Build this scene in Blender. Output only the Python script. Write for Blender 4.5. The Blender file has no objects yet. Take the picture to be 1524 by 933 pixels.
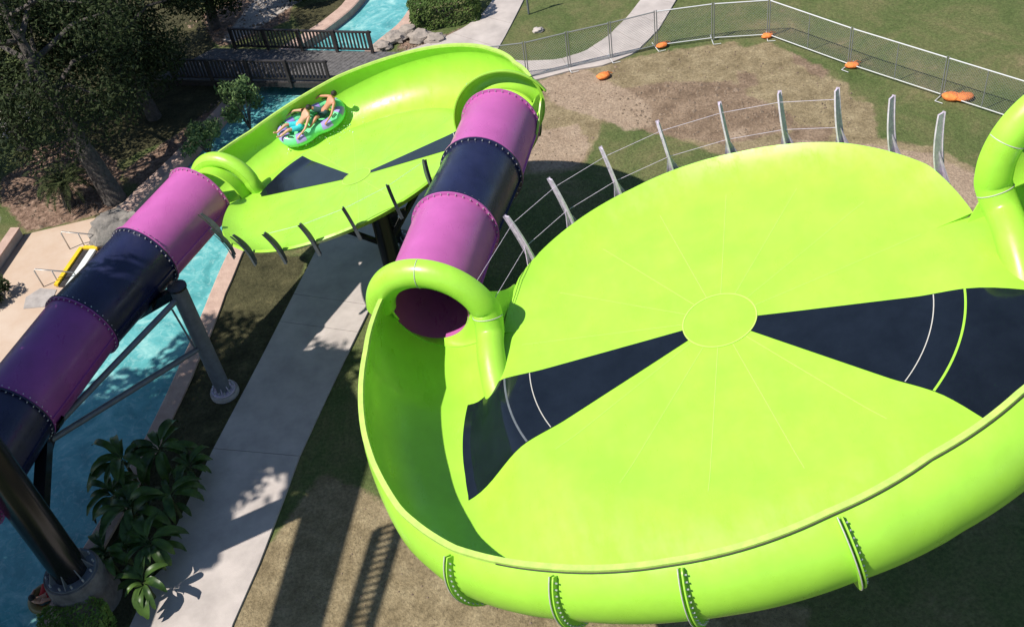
import bpy, bmesh, math, random
from mathutils import Vector, Matrix, noise
from mathutils.bvhtree import BVHTree
random.seed(7)
S = bpy.context.scene
COL = S.collection
PI = math.pi
R = math.radians

# ------------------------------------------------------------------ camera
CAMH, FPX = 26.5, 1600.0
ND = Vector((288.0, 1684.0))
TH = math.atan(ND.length/FPX)
uu = ND.normalized()
FW = Vector((0, math.sin(TH), -math.cos(TH)))
DN = Vector((0, -math.cos(TH), -math.sin(TH)))
RT = Vector((1, 0, 0))
IX = RT*uu.y + DN*uu.x          # world direction of image +x
IY = RT*(-uu.x) + DN*uu.y       # world direction of image +y (down)
def ray(px, py): return IX*((px-762)/FPX) + IY*((py-466.5)/FPX) + FW
def at(px, py, z=0.0):           # photo survey point -> world point at height z
    r = ray(px, py); t = (z-CAMH)/r.z
    return Vector((0, 0, CAMH)) + r*t
cam = bpy.data.cameras.new('camera'); co = bpy.data.objects.new('camera', cam); COL.objects.link(co)
cam.sensor_width = 36; cam.lens = 36*FPX/1524
cam.clip_end = 2000; cam.clip_start = 0.1
m = Matrix((IX, -IY, -FW)).transposed().to_4x4(); m.translation = Vector((0, 0, CAMH))
co.matrix_world = m
S.camera = co

# ------------------------------------------------------------------ materials
def mat(name, col, rough=.6, metal=0., var=0., vscale=3., bump=0., bscale=20., col2=None, coat=0., det=4., spec=.5):
    m = bpy.data.materials.new(name); m.use_nodes = True
    nt = m.node_tree; b = nt.nodes['Principled BSDF']
    b.inputs['Roughness'].default_value = rough; b.inputs['Metallic'].default_value = metal
    b.inputs['Specular IOR Level'].default_value = spec
    if coat: b.inputs['Coat Weight'].default_value = coat; b.inputs['Coat Roughness'].default_value = .08
    b.inputs['Base Color'].default_value = (*col, 1)
    geo = nt.nodes.new('ShaderNodeNewGeometry')
    if var or col2:
        n = nt.nodes.new('ShaderNodeTexNoise'); n.inputs['Scale'].default_value = vscale; n.inputs['Detail'].default_value = det
        n.inputs['Roughness'].default_value = .65
        nt.links.new(geo.outputs['Position'], n.inputs['Vector'])
        rp = nt.nodes.new('ShaderNodeValToRGB')
        c2 = col2 if col2 else tuple(min(1, c*(1+var)) for c in col)
        c1 = col if col2 else tuple(c*(1-var) for c in col)
        rp.color_ramp.elements[0].position = .34; rp.color_ramp.elements[1].position = .66
        rp.color_ramp.elements[0].color = (*c1, 1); rp.color_ramp.elements[1].color = (*c2, 1)
        nt.links.new(n.outputs['Fac'], rp.inputs['Fac']); nt.links.new(rp.outputs['Color'], b.inputs['Base Color'])
    if bump:
        n2 = nt.nodes.new('ShaderNodeTexNoise'); n2.inputs['Scale'].default_value = bscale; n2.inputs['Detail'].default_value = 5
        nt.links.new(geo.outputs['Position'], n2.inputs['Vector'])
        bp = nt.nodes.new('ShaderNodeBump'); bp.inputs['Strength'].default_value = bump; bp.inputs['Distance'].default_value = .05
        nt.links.new(n2.outputs['Fac'], bp.inputs['Height']); nt.links.new(bp.outputs['Normal'], b.inputs['Normal'])
    return m
M = {}
M['lime'] = mat('lime_gelcoat', (.325, .63, .052), .38, var=.07, vscale=.9, bump=.03, bscale=2.2)
M['seam'] = mat('seam_sealant', (.45, .62, .12), .5)
M['pale_seam'] = mat('pale_sealant', (.46, .44, .40), .5)
M['dark'] = mat('dark_gelcoat', (.007, .010, .016), .08, var=.2, vscale=1.5)
M['pink'] = mat('magenta_gelcoat', (.44, .105, .33), .30, var=.07, vscale=1.2)
M['pink_shaded'] = mat('magenta_gelcoat_shaded', (.25, .055, .235), .3, var=.12, vscale=1.2)  # darker copy of the magenta, shade on the left tube put into its colour
M['navy'] = mat('navy_gelcoat', (.014, .017, .052), .26, var=.2, vscale=1.2)
M['galv'] = mat('galvanised_steel', (.50, .43, .53), .5, .05, var=.18, vscale=9)
M['darksteel'] = mat('dark_weathered_steel', (.085, .098, .105), .5, .2, var=.2, vscale=6)
M['steel'] = mat('grey_painted_steel', (.13, .145, .165), .45, .2, var=.15, vscale=4)
M['black'] = mat('black_painted_steel', (.010, .011, .013), .22, .1)
M['bolt'] = mat('bolt_zinc', (.55, .56, .56), .4, .6)
M['conc'] = mat('path_concrete', (.40, .355, .33), .85, var=.15, vscale=.9, bump=.12, bscale=40, det=8)
M['conc2'] = mat('pier_concrete', (.33, .30, .285), .9, var=.16, vscale=3, bump=.25, bscale=30)
M['deck'] = mat('pool_deck_coating', (.50, .40, .32), .8, vscale=.42, col2=(.43, .31, .225), bump=.1, bscale=40, det=7)
M['kerb'] = mat('river_kerb_stone', (.47, .335, .275), .85, vscale=2.2, col2=(.36, .245, .20), bump=.3, bscale=12, det=7)
M['wood'] = mat('dark_stained_timber', (.030, .026, .026), .6, var=.35, vscale=6)
M['plank'] = mat('weathered_deck_boards', (.10, .095, .095), .8, var=.35, vscale=5)
M['bark'] = mat('rough_bark', (.075, .065, .058), .95, var=.4, vscale=7, bump=.8, bscale=14)
def wet(name, lo, hi, sc):
    nt = M[name].node_tree; b = nt.nodes['Principled BSDF']; g = nt.nodes.new('ShaderNodeNewGeometry')
    mp = nt.nodes.new('ShaderNodeVectorMath'); mp.operation = 'MULTIPLY'; mp.inputs[1].default_value = (1, .35, 1); nt.links.new(g.outputs['Position'], mp.inputs[0])
    n = nt.nodes.new('ShaderNodeTexNoise'); n.inputs['Scale'].default_value = sc; n.inputs['Detail'].default_value = 8; n.inputs['Roughness'].default_value = .7; nt.links.new(mp.outputs[0], n.inputs['Vector'])
    r = nt.nodes.new('ShaderNodeMapRange'); r.inputs[1].default_value = .35; r.inputs[2].default_value = .65; r.inputs[3].default_value = lo; r.inputs[4].default_value = hi
    nt.links.new(n.outputs['Fac'], r.inputs[0]); nt.links.new(r.outputs[0], b.inputs['Roughness'])
wet('lime', .22, .52, 2.2); wet('dark', .04, .14, 1.2); wet('pink', .22, .48, 2.0); wet('pink_shaded', .22, .48, 2.0); wet('navy', .18, .42, 2.0)
def leafmat(name, a, b, sc=.9, rough=.75):
    m = mat(name, a, rough, vscale=sc, col2=b, det=3, spec=.2)
    nt = m.node_tree; bs = nt.nodes['Principled BSDF']
    bs.inputs['Subsurface Weight'].default_value = 0
    return m
M['leaf_dark'] = leafmat('dark_evergreen_leaf', (.009, .018, .005), (.032, .046, .013))
M['leaf_mid'] = leafmat('green_leaf', (.045, .085, .020), (.10, .15, .035))
M['leaf_light'] = leafmat('light_shrub_leaf', (.085, .17, .03), (.17, .25, .05), 4)
M['leaf_grey'] = leafmat('greyish_willow_leaf', (.07, .13, .045), (.14, .21, .075), 2)
M['leaf_banana'] = leafmat('broad_tropical_leaf', (.016, .040, .010), (.060, .110, .022), 1.6, .38)
M['leaf_palm'] = leafmat('palm_frond_leaf', (.035, .05, .018), (.07, .085, .03), 3)
M['wire'] = mat('fence_wire', (.40, .41, .41), .5, .4)
M['frame'] = mat('fence_frame_galvanised', (.60, .61, .61), .45, .15)
M['postdark'] = mat('fence_post_weathered', (.24, .25, .25), .6, .3)
M['orange'] = mat('orange_sandbag_fabric', (.72, .20, .045), .8, var=.25, vscale=8, bump=.5, bscale=14)
M['yellow'] = mat('yellow_paint', (.72, .46, .02), .5, var=.1, vscale=5)
M['white'] = mat('pool_white_plaster', (.62, .66, .64), .5, var=.08, vscale=3)
M['rock'] = mat('artificial_rock', (.26, .235, .21), .9, vscale=1.8, col2=(.09, .085, .08), bump=.8, bscale=6, det=8)
M['mint'] = mat('mint_vinyl', (.17, .66, .30), .22, var=.1, vscale=4)
M['lilac'] = mat('lilac_vinyl', (.36, .28, .68), .3)
M['handle'] = mat('black_handle', (.015, .015, .018), .5)
M['skin'] = mat('tanned_skin', (.48, .215, .125), .55, var=.06, vscale=9)
M['skin2'] = mat('light_skin', (.54, .29, .19), .55, var=.06, vscale=9)
M['hair'] = mat('dark_hair', (.018, .012, .010), .6, bump=.5, bscale=60)
M['teal'] = mat('turquoise_swim_fabric', (.03, .45, .50), .8, var=.15, vscale=14)
M['dkgreen'] = mat('dark_green_swim_fabric', (.012, .055, .050), .8, var=.2, vscale=14)
M['red'] = mat('red_swim_fabric', (.5, .02, .02), .8)
M['pipe'] = mat('stainless_handrail', (.42, .40, .38), .35, .6)
M['soilrock'] = mat('landscape_stone', (.34, .29, .25), .9, vscale=3, col2=(.22, .19, .165), bump=.6, bscale=9)
M['blue'] = mat('navy_painted_steel', (.022, .03, .085), .4)

def water_mat():
    m = bpy.data.materials.new('pool_water'); m.use_nodes = True
    nt = m.node_tree; b = nt.nodes['Principled BSDF']; L = nt.links
    geo = nt.nodes.new('ShaderNodeNewGeometry')
    n = nt.nodes.new('ShaderNodeTexNoise'); n.inputs['Scale'].default_value = .55; n.inputs['Detail'].default_value = 7; n.inputs['Roughness'].default_value = .62; n.inputs['Distortion'].default_value = 1.4
    L.new(geo.outputs['Position'], n.inputs['Vector'])
    rp = nt.nodes.new('ShaderNodeValToRGB'); e = rp.color_ramp.elements
    e[0].position = .34; e[0].color = (.06, .25, .265, 1); e[1].position = .72; e[1].color = (.30, .56, .54, 1)
    x = e.new(.52); x.color = (.105, .36, .375, 1)
    L.new(n.outputs['Fac'], rp.inputs['Fac'])
    n4 = nt.nodes.new('ShaderNodeTexNoise'); n4.inputs['Scale'].default_value = 1.9; n4.inputs['Detail'].default_value = 8; n4.inputs['Roughness'].default_value = .7; n4.inputs['Distortion'].default_value = 2.2
    L.new(geo.outputs['Position'], n4.inputs['Vector'])
    r2 = nt.nodes.new('ShaderNodeValToRGB'); r2.color_ramp.elements[0].position = .52; r2.color_ramp.elements[0].color = (0, 0, 0, 1); r2.color_ramp.elements[1].position = .74; r2.color_ramp.elements[1].color = (.5, .5, .5, 1)
    L.new(n4.outputs['Fac'], r2.inputs['Fac'])
    m2 = nt.nodes.new('ShaderNodeMixRGB'); L.new(r2.outputs['Color'], m2.inputs['Fac']); L.new(rp.outputs['Color'], m2.inputs['Color1']); m2.inputs['Color2'].default_value = (.50, .70, .67, 1)
    L.new(m2.outputs['Color'], b.inputs['Base Color'])
    b.inputs['Roughness'].default_value = .12
    n3 = nt.nodes.new('ShaderNodeTexNoise'); n3.inputs['Scale'].default_value = 3.2; n3.inputs['Detail'].default_value = 4; n3.inputs['Distortion'].default_value = .8
    L.new(geo.outputs['Position'], n3.inputs['Vector'])
    bp = nt.nodes.new('ShaderNodeBump'); bp.inputs['Strength'].default_value = .35; bp.inputs['Distance'].default_value = .07
    L.new(n3.outputs['Fac'], bp.inputs['Height']); L.new(bp.outputs['Normal'], b.inputs['Normal'])
    return m
M['water'] = water_mat()

def ground_mat():
    m = bpy.data.materials.new('lawn_and_soil'); m.use_nodes = True
    nt = m.node_tree; b = nt.nodes['Principled BSDF']; L = nt.links
    b.inputs['Roughness'].default_value = .95; b.inputs['Specular IOR Level'].default_value = .15
    geo = nt.nodes.new('ShaderNodeNewGeometry')
    def nz(scale, det=6, rough=.65, dist=0):
        n = nt.nodes.new('ShaderNodeTexNoise'); n.inputs['Scale'].default_value = scale; n.inputs['Detail'].default_value = det
        n.inputs['Roughness'].default_value = rough; n.inputs['Distortion'].default_value = dist
        L.new(geo.outputs['Position'], n.inputs['Vector']); return n.outputs['Fac']
    def ramp(f, stops):
        r = nt.nodes.new('ShaderNodeValToRGB'); e = r.color_ramp.elements
        e[0].position, e[0].color = stops[0][0], (*stops[0][1], 1); e[1].position, e[1].color = stops[-1][0], (*stops[-1][1], 1)
        for p, c in stops[1:-1]:
            x = e.new(p); x.color = (*c, 1)
        L.new(f, r.inputs['Fac']); return r.outputs['Color']
    def mix(f, a, c, blend='MIX'):
        x = nt.nodes.new('ShaderNodeMixRGB'); x.blend_type = blend
        if isinstance(f, float): x.inputs['Fac'].default_value = f
        else: L.new(f, x.inputs['Fac'])
        L.new(a, x.inputs['Color1']); L.new(c, x.inputs['Color2']); return x.outputs['Color']
    big, mid, fine = nz(.16, 5), nz(1.1, 7), nz(9, 6, .75)
    big2 = nz(.33, 6, .7, .6)
    grass = ramp(big2, [(.30, (.062, .092, .027)), (.46, (.092, .115, .040)), (.60, (.130, .130, .056)), (.72, (.215, .17, .095))])
    dry = ramp(mid, [(.28, (.140, .108, .060)), (.5, (.225, .178, .105)), (.7, (.30, .245, .150))])
    soil = ramp(mid, [(.3, (.125, .086, .058)), (.52, (.205, .146, .100)), (.72, (.285, .21, .148))])
    pink = ramp(mid, [(.3, (.26, .19, .135)), (.7, (.34, .26, .19))])
    mulch = ramp(nz(3.5, 8, .8), [(.35, (.075, .048, .034)), (.5, (.20, .130, .095)), (.64, (.36, .25, .19))])
    pale = ramp(mid, [(.3, (.36, .32, .29)), (.7, (.45, .40, .36))])
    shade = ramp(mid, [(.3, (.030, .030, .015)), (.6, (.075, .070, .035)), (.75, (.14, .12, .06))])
    at1 = nt.nodes.new('ShaderNodeAttribute'); at1.attribute_name = 'zoneA'
    at2 = nt.nodes.new('ShaderNodeAttribute'); at2.attribute_name = 'zoneB'
    s1 = nt.nodes.new('ShaderNodeSeparateColor'); L.new(at1.outputs['Color'], s1.inputs[0])
    s2 = nt.nodes.new('ShaderNodeSeparateColor'); L.new(at2.outputs['Color'], s2.inputs[0])
    edge = nz(1.4, 6, .7)
    def mask(sock, k=.85):
        a = nt.nodes.new('ShaderNodeMath'); a.operation = 'MULTIPLY_ADD'; L.new(edge, a.inputs[0]); a.inputs[1].default_value = k; a.inputs[2].default_value = -k/2
        c = nt.nodes.new('ShaderNodeMath'); c.operation = 'ADD'; L.new(sock, c.inputs[0]); L.new(a.outputs[0], c.inputs[1])
        d = nt.nodes.new('ShaderNodeMapRange'); d.inputs[1].default_value = .40; d.inputs[2].default_value = .60; L.new(c.outputs[0], d.inputs[0])
        return d.outputs[0]
    c = grass
    c = mix(mask(s1.outputs[0]), c, dry)
    c = mix(mask(s1.outputs[1]), c, soil)
    c = mix(mask(s1.outputs[2]), c, pink)
    c = mix(mask(s2.outputs[0]), c, mulch)
    c = mix(mask(s2.outputs[1], .5), c, pale)
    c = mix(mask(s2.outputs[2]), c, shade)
    f = ramp(fine, [(.27, (.50, .50, .50)), (.73, (1.45, 1.45, 1.45))])
    c = mix(1.0, c, f, 'MULTIPLY')
    L.new(c, b.inputs['Base Color'])
    add = nt.nodes.new('ShaderNodeMath'); add.operation = 'ADD'; L.new(nz(14, 4), add.inputs[0]); L.new(nz(2.2, 5), add.inputs[1])
    bp = nt.nodes.new('ShaderNodeBump'); bp.inputs['Strength'].default_value = .8; bp.inputs['Distance'].default_value = .07
    L.new(add.outputs[0], bp.inputs['Height']); L.new(bp.outputs['Normal'], b.inputs['Normal'])
    return m
M['ground'] = ground_mat()

# ------------------------------------------------------------------ object helpers
def link(name, me, m, parent=None, smooth=False):
    o = bpy.data.objects.new(name, me); COL.objects.link(o)
    if m: me.materials.append(M[m] if isinstance(m, str) else m)
    if smooth:
        for p in me.polygons: p.use_smooth = True
    if parent is not None: o.parent = parent; o.matrix_parent_inverse = parent.matrix_basis.inverted()
    return o
def obj(name, V, F, m, parent=None, smooth=False):
    me = bpy.data.meshes.new(name); me.from_pydata([tuple(v) for v in V], [], F); me.update()
    return link(name, me, m, parent, smooth)
def tag(o, label=None, cat=None, group=None, kind=None):
    if label: o['label'] = label
    if cat: o['category'] = cat
    if group: o['group'] = group
    if kind: o['kind'] = kind
    return o
def empty(name, loc, label, cat, group=None):
    o = bpy.data.objects.new(name, None); COL.objects.link(o); o.location = loc; o.empty_display_size = .3
    return tag(o, label, cat, group)
class MB:
    def __init__(s): s.V = []; s.F = []
    def add(s, V, F):
        k = len(s.V); s.V += [Vector(v) for v in V]; s.F += [tuple(i+k for i in f) for f in F]
    def grid(s, rows, close_u=False, close_v=False):
        n, m_ = len(rows), len(rows[0]); V = [v for r in rows for v in r]; F = []
        for i in range(n if close_u else n-1):
            for j in range(m_ if close_v else m_-1):
                a, b = i, (i+1) % n; c, d = j, (j+1) % m_
                F.append((a*m_+c, a*m_+d, b*m_+d, b*m_+c))
        s.add(V, F)
    def tube(s, pts, r, n=10, cap=True, closed=False):
        pts = [Vector(p) for p in pts]; rr = r if isinstance(r, (list, tuple)) else [r]*len(pts)
        rows = []; up = None
        for i, p in enumerate(pts):
            a = pts[i-1] if (i > 0 or closed) else p; b = pts[(i+1) % len(pts)] if (i < len(pts)-1 or closed) else p
            t = (b-a).normalized()
            if up is None:
                up = Vector((0, 0, 1)) if abs(t.z) < .9 else Vector((1, 0, 0))
            x = t.cross(up)
            if x.length < 1e-5: x = t.orthogonal()
            x.normalize(); up = x.cross(t).normalized()
            rows.append([p + x*rr[i]*math.cos(2*PI*k/n) + up*rr[i]*math.sin(2*PI*k/n) for k in range(n)])
        s.grid(rows, closed, True)
        if cap and not closed:
            k = len(s.V)
            s.F.append(tuple(range(k-n, k))); s.F.append(tuple(range(k-n*len(pts)+n-1, k-n*len(pts)-1, -1)))
    def box(s, c, sx, sy, sz, ax=None):
        c = Vector(c); X, Y, Z = ax if ax else (Vector((1, 0, 0)), Vector((0, 1, 0)), Vector((0, 0, 1)))
        V = [c + X*sx/2*i + Y*sy/2*j + Z*sz/2*k for i in (-1, 1) for j in (-1, 1) for k in (-1, 1)]
        s.add(V, [(0, 1, 3, 2), (4, 6, 7, 5), (0, 4, 5, 1), (2, 3, 7, 6), (0, 2, 6, 4), (1, 5, 7, 3)])
    def bar(s, a, b, w, h):                      # rectangular bar between two points
        a, b = Vector(a), Vector(b); t = (b-a); L_ = t.length; t.normalize()
        u = Vector((0, 0, 1)) if abs(t.z) < .95 else Vector((0, 1, 0))
        x = t.cross(u).normalized(); z = x.cross(t)
        s.box((a+b)/2, w, L_, h, (x, t, z))
    def build(s, name, m, parent=None, smooth=False):
        return obj(name, s.V, s.F, m, parent, smooth)
def local(o, root): return o
def smoothauto(o, ang=40):
    for p in o.data.polygons: p.use_smooth = True
    try: o.data.set_sharp_from_angle(angle=R(ang))
    except Exception: pass
    return o
def lerp(tab, x):
    if x <= tab[0][0]: return tab[0][1]
    for (a, u), (b, v) in zip(tab, tab[1:]):
        if x <= b:
            t = (x-a)/(b-a); t = t*t*(3-2*t) if False else t
            return u + (v-u)*t
    return tab[-1][1]
def catmull(pts, n=8):
    pts = [Vector(p) for p in pts]; out = []
    P = [pts[0]*2-pts[1]] + pts + [pts[-1]*2-pts[-2]]
    for i in range(1, len(P)-2):
        a, b, c, d = P[i-1:i+3]
        for k in range(n):
            t = k/n
            out.append(.5*((2*b) + (c-a)*t + (2*a-5*b+4*c-d)*t*t + (3*b-a-3*c+d)*t**3))
    out.append(pts[-1]); return out

# ------------------------------------------------------------------ light
SUN_AZ = Vector((.945, .33)).normalized()     # horizontal direction in which shadows fall
SHL = .70                                    # shadow length per metre of height
EL = math.atan(1/SHL)
sd = Vector((SUN_AZ.x*SHL, SUN_AZ.y*SHL, -1)).normalized()
sl = bpy.data.lights.new('sun', 'SUN'); sl.energy = 4.6; sl.angle = R(.55); sl.color = (1, .945, .86)
so = bpy.data.objects.new('sun', sl); COL.objects.link(so)
so.rotation_euler = sd.to_track_quat('-Z', 'Y').to_euler()
W = bpy.data.worlds.new('World'); S.world = W; W.use_nodes = True
nt = W.node_tree; bg = nt.nodes['Background']
sky = nt.nodes.new('ShaderNodeTexSky'); sky.sky_type = 'NISHITA'; sky.sun_disc = False; sky.ozone_density = 3.2; sky.dust_density = .4
sky.sun_elevation = EL; sky.sun_rotation = math.atan2(-SUN_AZ.x, -SUN_AZ.y)
nt.links.new(sky.outputs[0], bg.inputs[0]); bg.inputs[1].default_value = .085
S.view_settings.view_transform = 'Standard'; S.view_settings.look = 'None'; S.view_settings.gamma = 1
S.view_settings.exposure = .52
S.render.engine = 'CYCLES'

# ================================================================== SETTING
def P2(*pp): return [at(*p) for p in pp]
riverR = [Vector(p) for p in [(-18.6, 4), (-17.0, 11), (-15.3, 18.2), (-13.8, 22.5), (-12.72, 26.1), (-11.8, 30), (-10.86, 34.5), (-9.5, 39), (-7.9, 43.5), (-6.3, 47.2), (-4.4, 49.8), (-3.1, 51.5), (-2.3, 53.8), (-1.5, 58), (1, 70), (4, 86)]]
riverL = [Vector(p) for p in [(-25.5, 4), (-23.3, 12), (-20.9, 20), (-18.9, 27), (-17.05, 33.2), (-15.4, 38.7), (-13.4, 42.2), (-11.4, 46.2), (-9.2, 50), (-7.1, 52.1), (-5.4, 54.5), (-4.4, 58), (-2.5, 70), (0.5, 86)]]
def dense2(l): return [Vector((p.x, p.y)) for p in catmull([Vector((q.x, q.y, 0)) for q in l], 6)]
RR, RL = dense2(riverR), dense2(riverL)
rivpoly = RR + RL[::-1]
def inside(poly, x, y):
    c = False; n = len(poly); j = n-1
    for i in range(n):
        xi, yi, xj, yj = poly[i][0], poly[i][1], poly[j][0], poly[j][1]
        if (yi > y) != (yj > y) and x < (xj-xi)*(y-yi)/(yj-yi)+xi: c = not c
        j = i
    return c
def pdist(poly, x, y, closed=True):
    best = 1e9; n = len(poly)
    for i in range(n if closed else n-1):
        a, b = poly[i], poly[(i+1) % n]
        dx, dy = b[0]-a[0], b[1]-a[1]; L2 = dx*dx+dy*dy
        t = 0 if L2 == 0 else max(0, min(1, ((x-a[0])*dx+(y-a[1])*dy)/L2))
        d = math.hypot(x-a[0]-t*dx, y-a[1]-t*dy)
        if d < best: best = d
    return best
def zone(poly, x, y, soft=.45):
    bb = poly[1]; p = poly[0]
    if x < bb[0]-soft or x > bb[1]+soft or y < bb[2]-soft or y > bb[3]+soft: return 0
    d = pdist(p, x, y); d = d if inside(p, x, y) else -d
    return max(0, min(1, .5+d/(2*soft)))
def zp(*pp):
    p = [(q.x, q.y) for q in P2(*pp)]
    return (p, (min(a for a, b in p), max(a for a, b in p), min(b for a, b in p), max(b for a, b in p)))
Z_dry = [zp((778, 128), (860, 104), (985, 76), (1090, 62), (1108, 70), (1145, 62), (1225, 108), (1262, 122), (1272, 150), (1300, 154), (1308, 205), (1390, 218), (1450, 250), (1450, 330), (1300, 260), (1180, 270), (1080, 235), (1010, 205), (900, 178), (885, 215), (868, 252), (780, 260)),
         zp((375, 840), (480, 700), (640, 780), (760, 830), (1000, 860), (1200, 900), (1200, 1100), (280, 1100)),
         zp((600, 1000), (900, 1000), (900, 1400), (500, 1400))]
Z_soil = [zp((905, 135), (990, 122), (1085, 120), (1110, 140), (1170, 165), (1190, 185), (1150, 200), (1080, 215), (1010, 205), (960, 196), (930, 175)),
          zp((1100, 105), (1130, 108), (1128, 125), (1095, 138)), zp((1175, 78), (1235, 105), (1225, 118), (1180, 92)), zp((1190, 185), (1240, 190), (1230, 215), (1150, 215))]
Z_pink = [zp((778, 195), (860, 185), (880, 215), (862, 246), (790, 256)), zp((795, 122), (865, 100), (900, 118), (945, 140), (972, 160), (968, 190), (930, 192), (900, 178), (830, 158)),
          zp((1180, 208), (1300, 215), (1390, 230), (1460, 262), (1480, 320), (1400, 300), (1290, 240), (1180, 240)), zp((1080, 195), (1112, 190), (1112, 206), (1082, 206))]
Z_mulch = [zp((55, 215), (110, 205), (175, 235), (185, 310), (120, 325), (40, 345), (0, 300), (0, 268), (35, 245)),
           zp((275, 35), (330, 5), (440, -20), (430, 30), (330, 70)), zp((600, 50), (660, 52), (690, 40), (660, 70), (590, 75)), zp((180, 255), (260, 200), (330, 140), (300, 200), (220, 290))]
Z_pale = [zp((0, 165), (35, 150), (55, 165), (30, 195), (0, 212)), zp((-60, 260), (-20, 230), (0, 330), (-60, 420)), zp((350, 62), (440, 5), (520, -40), (600, -90), (540, -90), (400, -30), (330, 60))]
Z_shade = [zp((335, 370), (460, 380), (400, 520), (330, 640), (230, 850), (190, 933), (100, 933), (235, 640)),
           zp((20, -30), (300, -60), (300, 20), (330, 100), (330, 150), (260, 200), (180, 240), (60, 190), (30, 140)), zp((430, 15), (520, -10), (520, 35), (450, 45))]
def make_ground():
    step = .3; nx, ny = 207, 274; x0, y0 = -31., 4.
    V = []; A = []; B_ = []
    for j in range(ny):
        for i in range(nx):
            x, y = x0+i*step, y0+j*step
            z = .05*noise.noise(Vector((x*.25, y*.25, 0)))
            V.append((x, y, z-.03))
            f = lambda Zs: max(zone(q, x, y) for q in Zs)
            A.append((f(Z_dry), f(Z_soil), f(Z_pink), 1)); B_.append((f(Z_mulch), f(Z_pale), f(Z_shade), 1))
    F = []
    for j in range(ny-1):
        for i in range(nx-1):
            cx, cy = x0+(i+.5)*step, y0+(j+.5)*step
            if cy < 85.5 and (inside(rivpoly, cx, cy) or (cx < 6 and pdist(rivpoly, cx, cy) < .26)): continue
            a = j*nx+i; F.append((a, a+1, a+nx+1, a+nx))
    x1, y1 = x0+(nx-1)*step, y0+(ny-1)*step
    def quad(ax, ay, bx, by):
        k = len(V)
        for q in ((ax, ay), (bx, ay), (bx, by), (ax, by)): V.append((*q, -.03)); A.append((0, 0, 0, 1)); B_.append((0, 0, 0, 1))
        F.append((k, k+1, k+2, k+3))
    quad(-700, -700, 700, y0); quad(-700, y1, 700, 900); quad(-700, y0, x0, y1); quad(x1, y0, 700, y1)
    o = obj('ground', V, F, 'ground', None, True)
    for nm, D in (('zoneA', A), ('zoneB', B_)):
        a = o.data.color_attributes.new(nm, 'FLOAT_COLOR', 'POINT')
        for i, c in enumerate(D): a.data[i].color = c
    tag(o, kind='structure')
make_ground()
# river: water sheet, bed and kerbs
def strip(name, left, right, z, m):
    n = max(len(left), len(right))
    def rs(l):
        d = [0]
        for a, b in zip(l, l[1:]): d.append(d[-1]+(b-a).length)
        out = []
        for k in range(n*2):
            t = d[-1]*k/(n*2-1); i = 0
            while i < len(d)-2 and d[i+1] < t: i += 1
            f = (t-d[i])/(d[i+1]-d[i]); out.append(l[i].lerp(l[i+1], f))
        return out
    A, B_ = rs(left), rs(right); rows = []
    for a, b in zip(A, B_): rows.append([Vector((*(a.lerp(b, k/4)), z)) for k in range(5)])
    mb = MB(); mb.grid(rows); return mb.build(name, m, None, True)
tag(strip('water', RL, RR, -.38, 'water'), kind='structure')
tag(strip('river_bed', RL, RR, -1.1, 'white'), kind='structure')
def kerb(name, line, side, w, zt, m):
    rows = []
    for i, p in enumerate(line):
        a, b = line[max(0, i-1)], line[min(len(line)-1, i+1)]
        t = (b-a).normalized(); nrm = Vector((t.y, -t.x))*side
        ww = w*(1+.10*noise.noise(Vector((p.x*.7, p.y*.7, 3))))
        q = p+nrm*ww; e = p - nrm*.06
        rows.append([Vector((*e, -1.2)), Vector((*e, zt-.04)), Vector((*(p), zt)), Vector((*q, zt)), Vector((*q, -.25))])
    mb = MB(); mb.grid(rows); o = mb.build(name, m); smoothauto(o, 30); return tag(o, kind='structure')
kerb('river_kerb', RR, 1, .62, .06, 'kerb')
kerb('river_bank_edge', RL, -1, .7, .05, 'kerb')
# main path: slabs with real joints between them
def path(name, left, right, joints_n, z=.045, gap=.022, m='conc', extra=None):
    mb = MB()
    def ev(l, t):
        d = [0]
        for a, b in zip(l, l[1:]): d.append(d[-1]+(b-a).length)
        s = t*d[-1]; i = 0
        while i < len(d)-2 and d[i+1] < s: i += 1
        return l[i].lerp(l[i+1], (s-d[i])/(d[i+1]-d[i]))
    ts = extra if extra else [k/joints_n for k in range(joints_n+1)]
    Lm = sum((b-a).length for a, b in zip(left, left[1:]))
    for t0, t1 in zip(ts, ts[1:]):
        g = gap/2/Lm; a0, a1 = t0+g, t1-g; n = 4
        top = []; 
        for k in range(n+1):
            t = a0+(a1-a0)*k/n; a, b = ev(left, t), ev(right, t)
            top.append([Vector((a.x, a.y, z)), Vector((b.x, b.y, z))])
        K = len(mb.V); mb.grid(top)
        # skirts
        Lp = [r[0] for r in top]; Rp = [r[1] for r in top]
        lo = lambda v: Vector((v.x, v.y, z-.14))
        mb.grid([Lp, [lo(v) for v in Lp]]); mb.grid([[lo(v) for v in Rp], Rp])
        mb.grid([[top[0][1], top[0][0]], [lo(top[0][1]), lo(top[0][0])]]); mb.grid([[top[-1][0], top[-1][1]], [lo(top[-1][0]), lo(top[-1][1])]])
    return tag(mb.build(name, m), kind='structure')
mainL = P2((150, 1030), (196, 928), (244, 824), (312, 680), (386, 540), (470, 375), (540, 250), (640, 110))
mainR = P2((318, 1030), (347, 928), (393, 824), (446, 680), (511, 540), (580, 400), (640, 280), (720, 130))
path('path', mainL, mainR, 0, extra=[0, .27, .46, .507, .62, .75, .88, 1.0])
up1L = P2((560, 92), (610, 75), (655, 60), (692, 42), (720, 20), (738, -5), (760, -60))
up1R = P2((640, 135), (700, 110), (735, 85), (752, 55), (765, 30), (780, 0), (800, -60))
path('upper_path', up1L, up1R, 6, z=.05)
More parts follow.
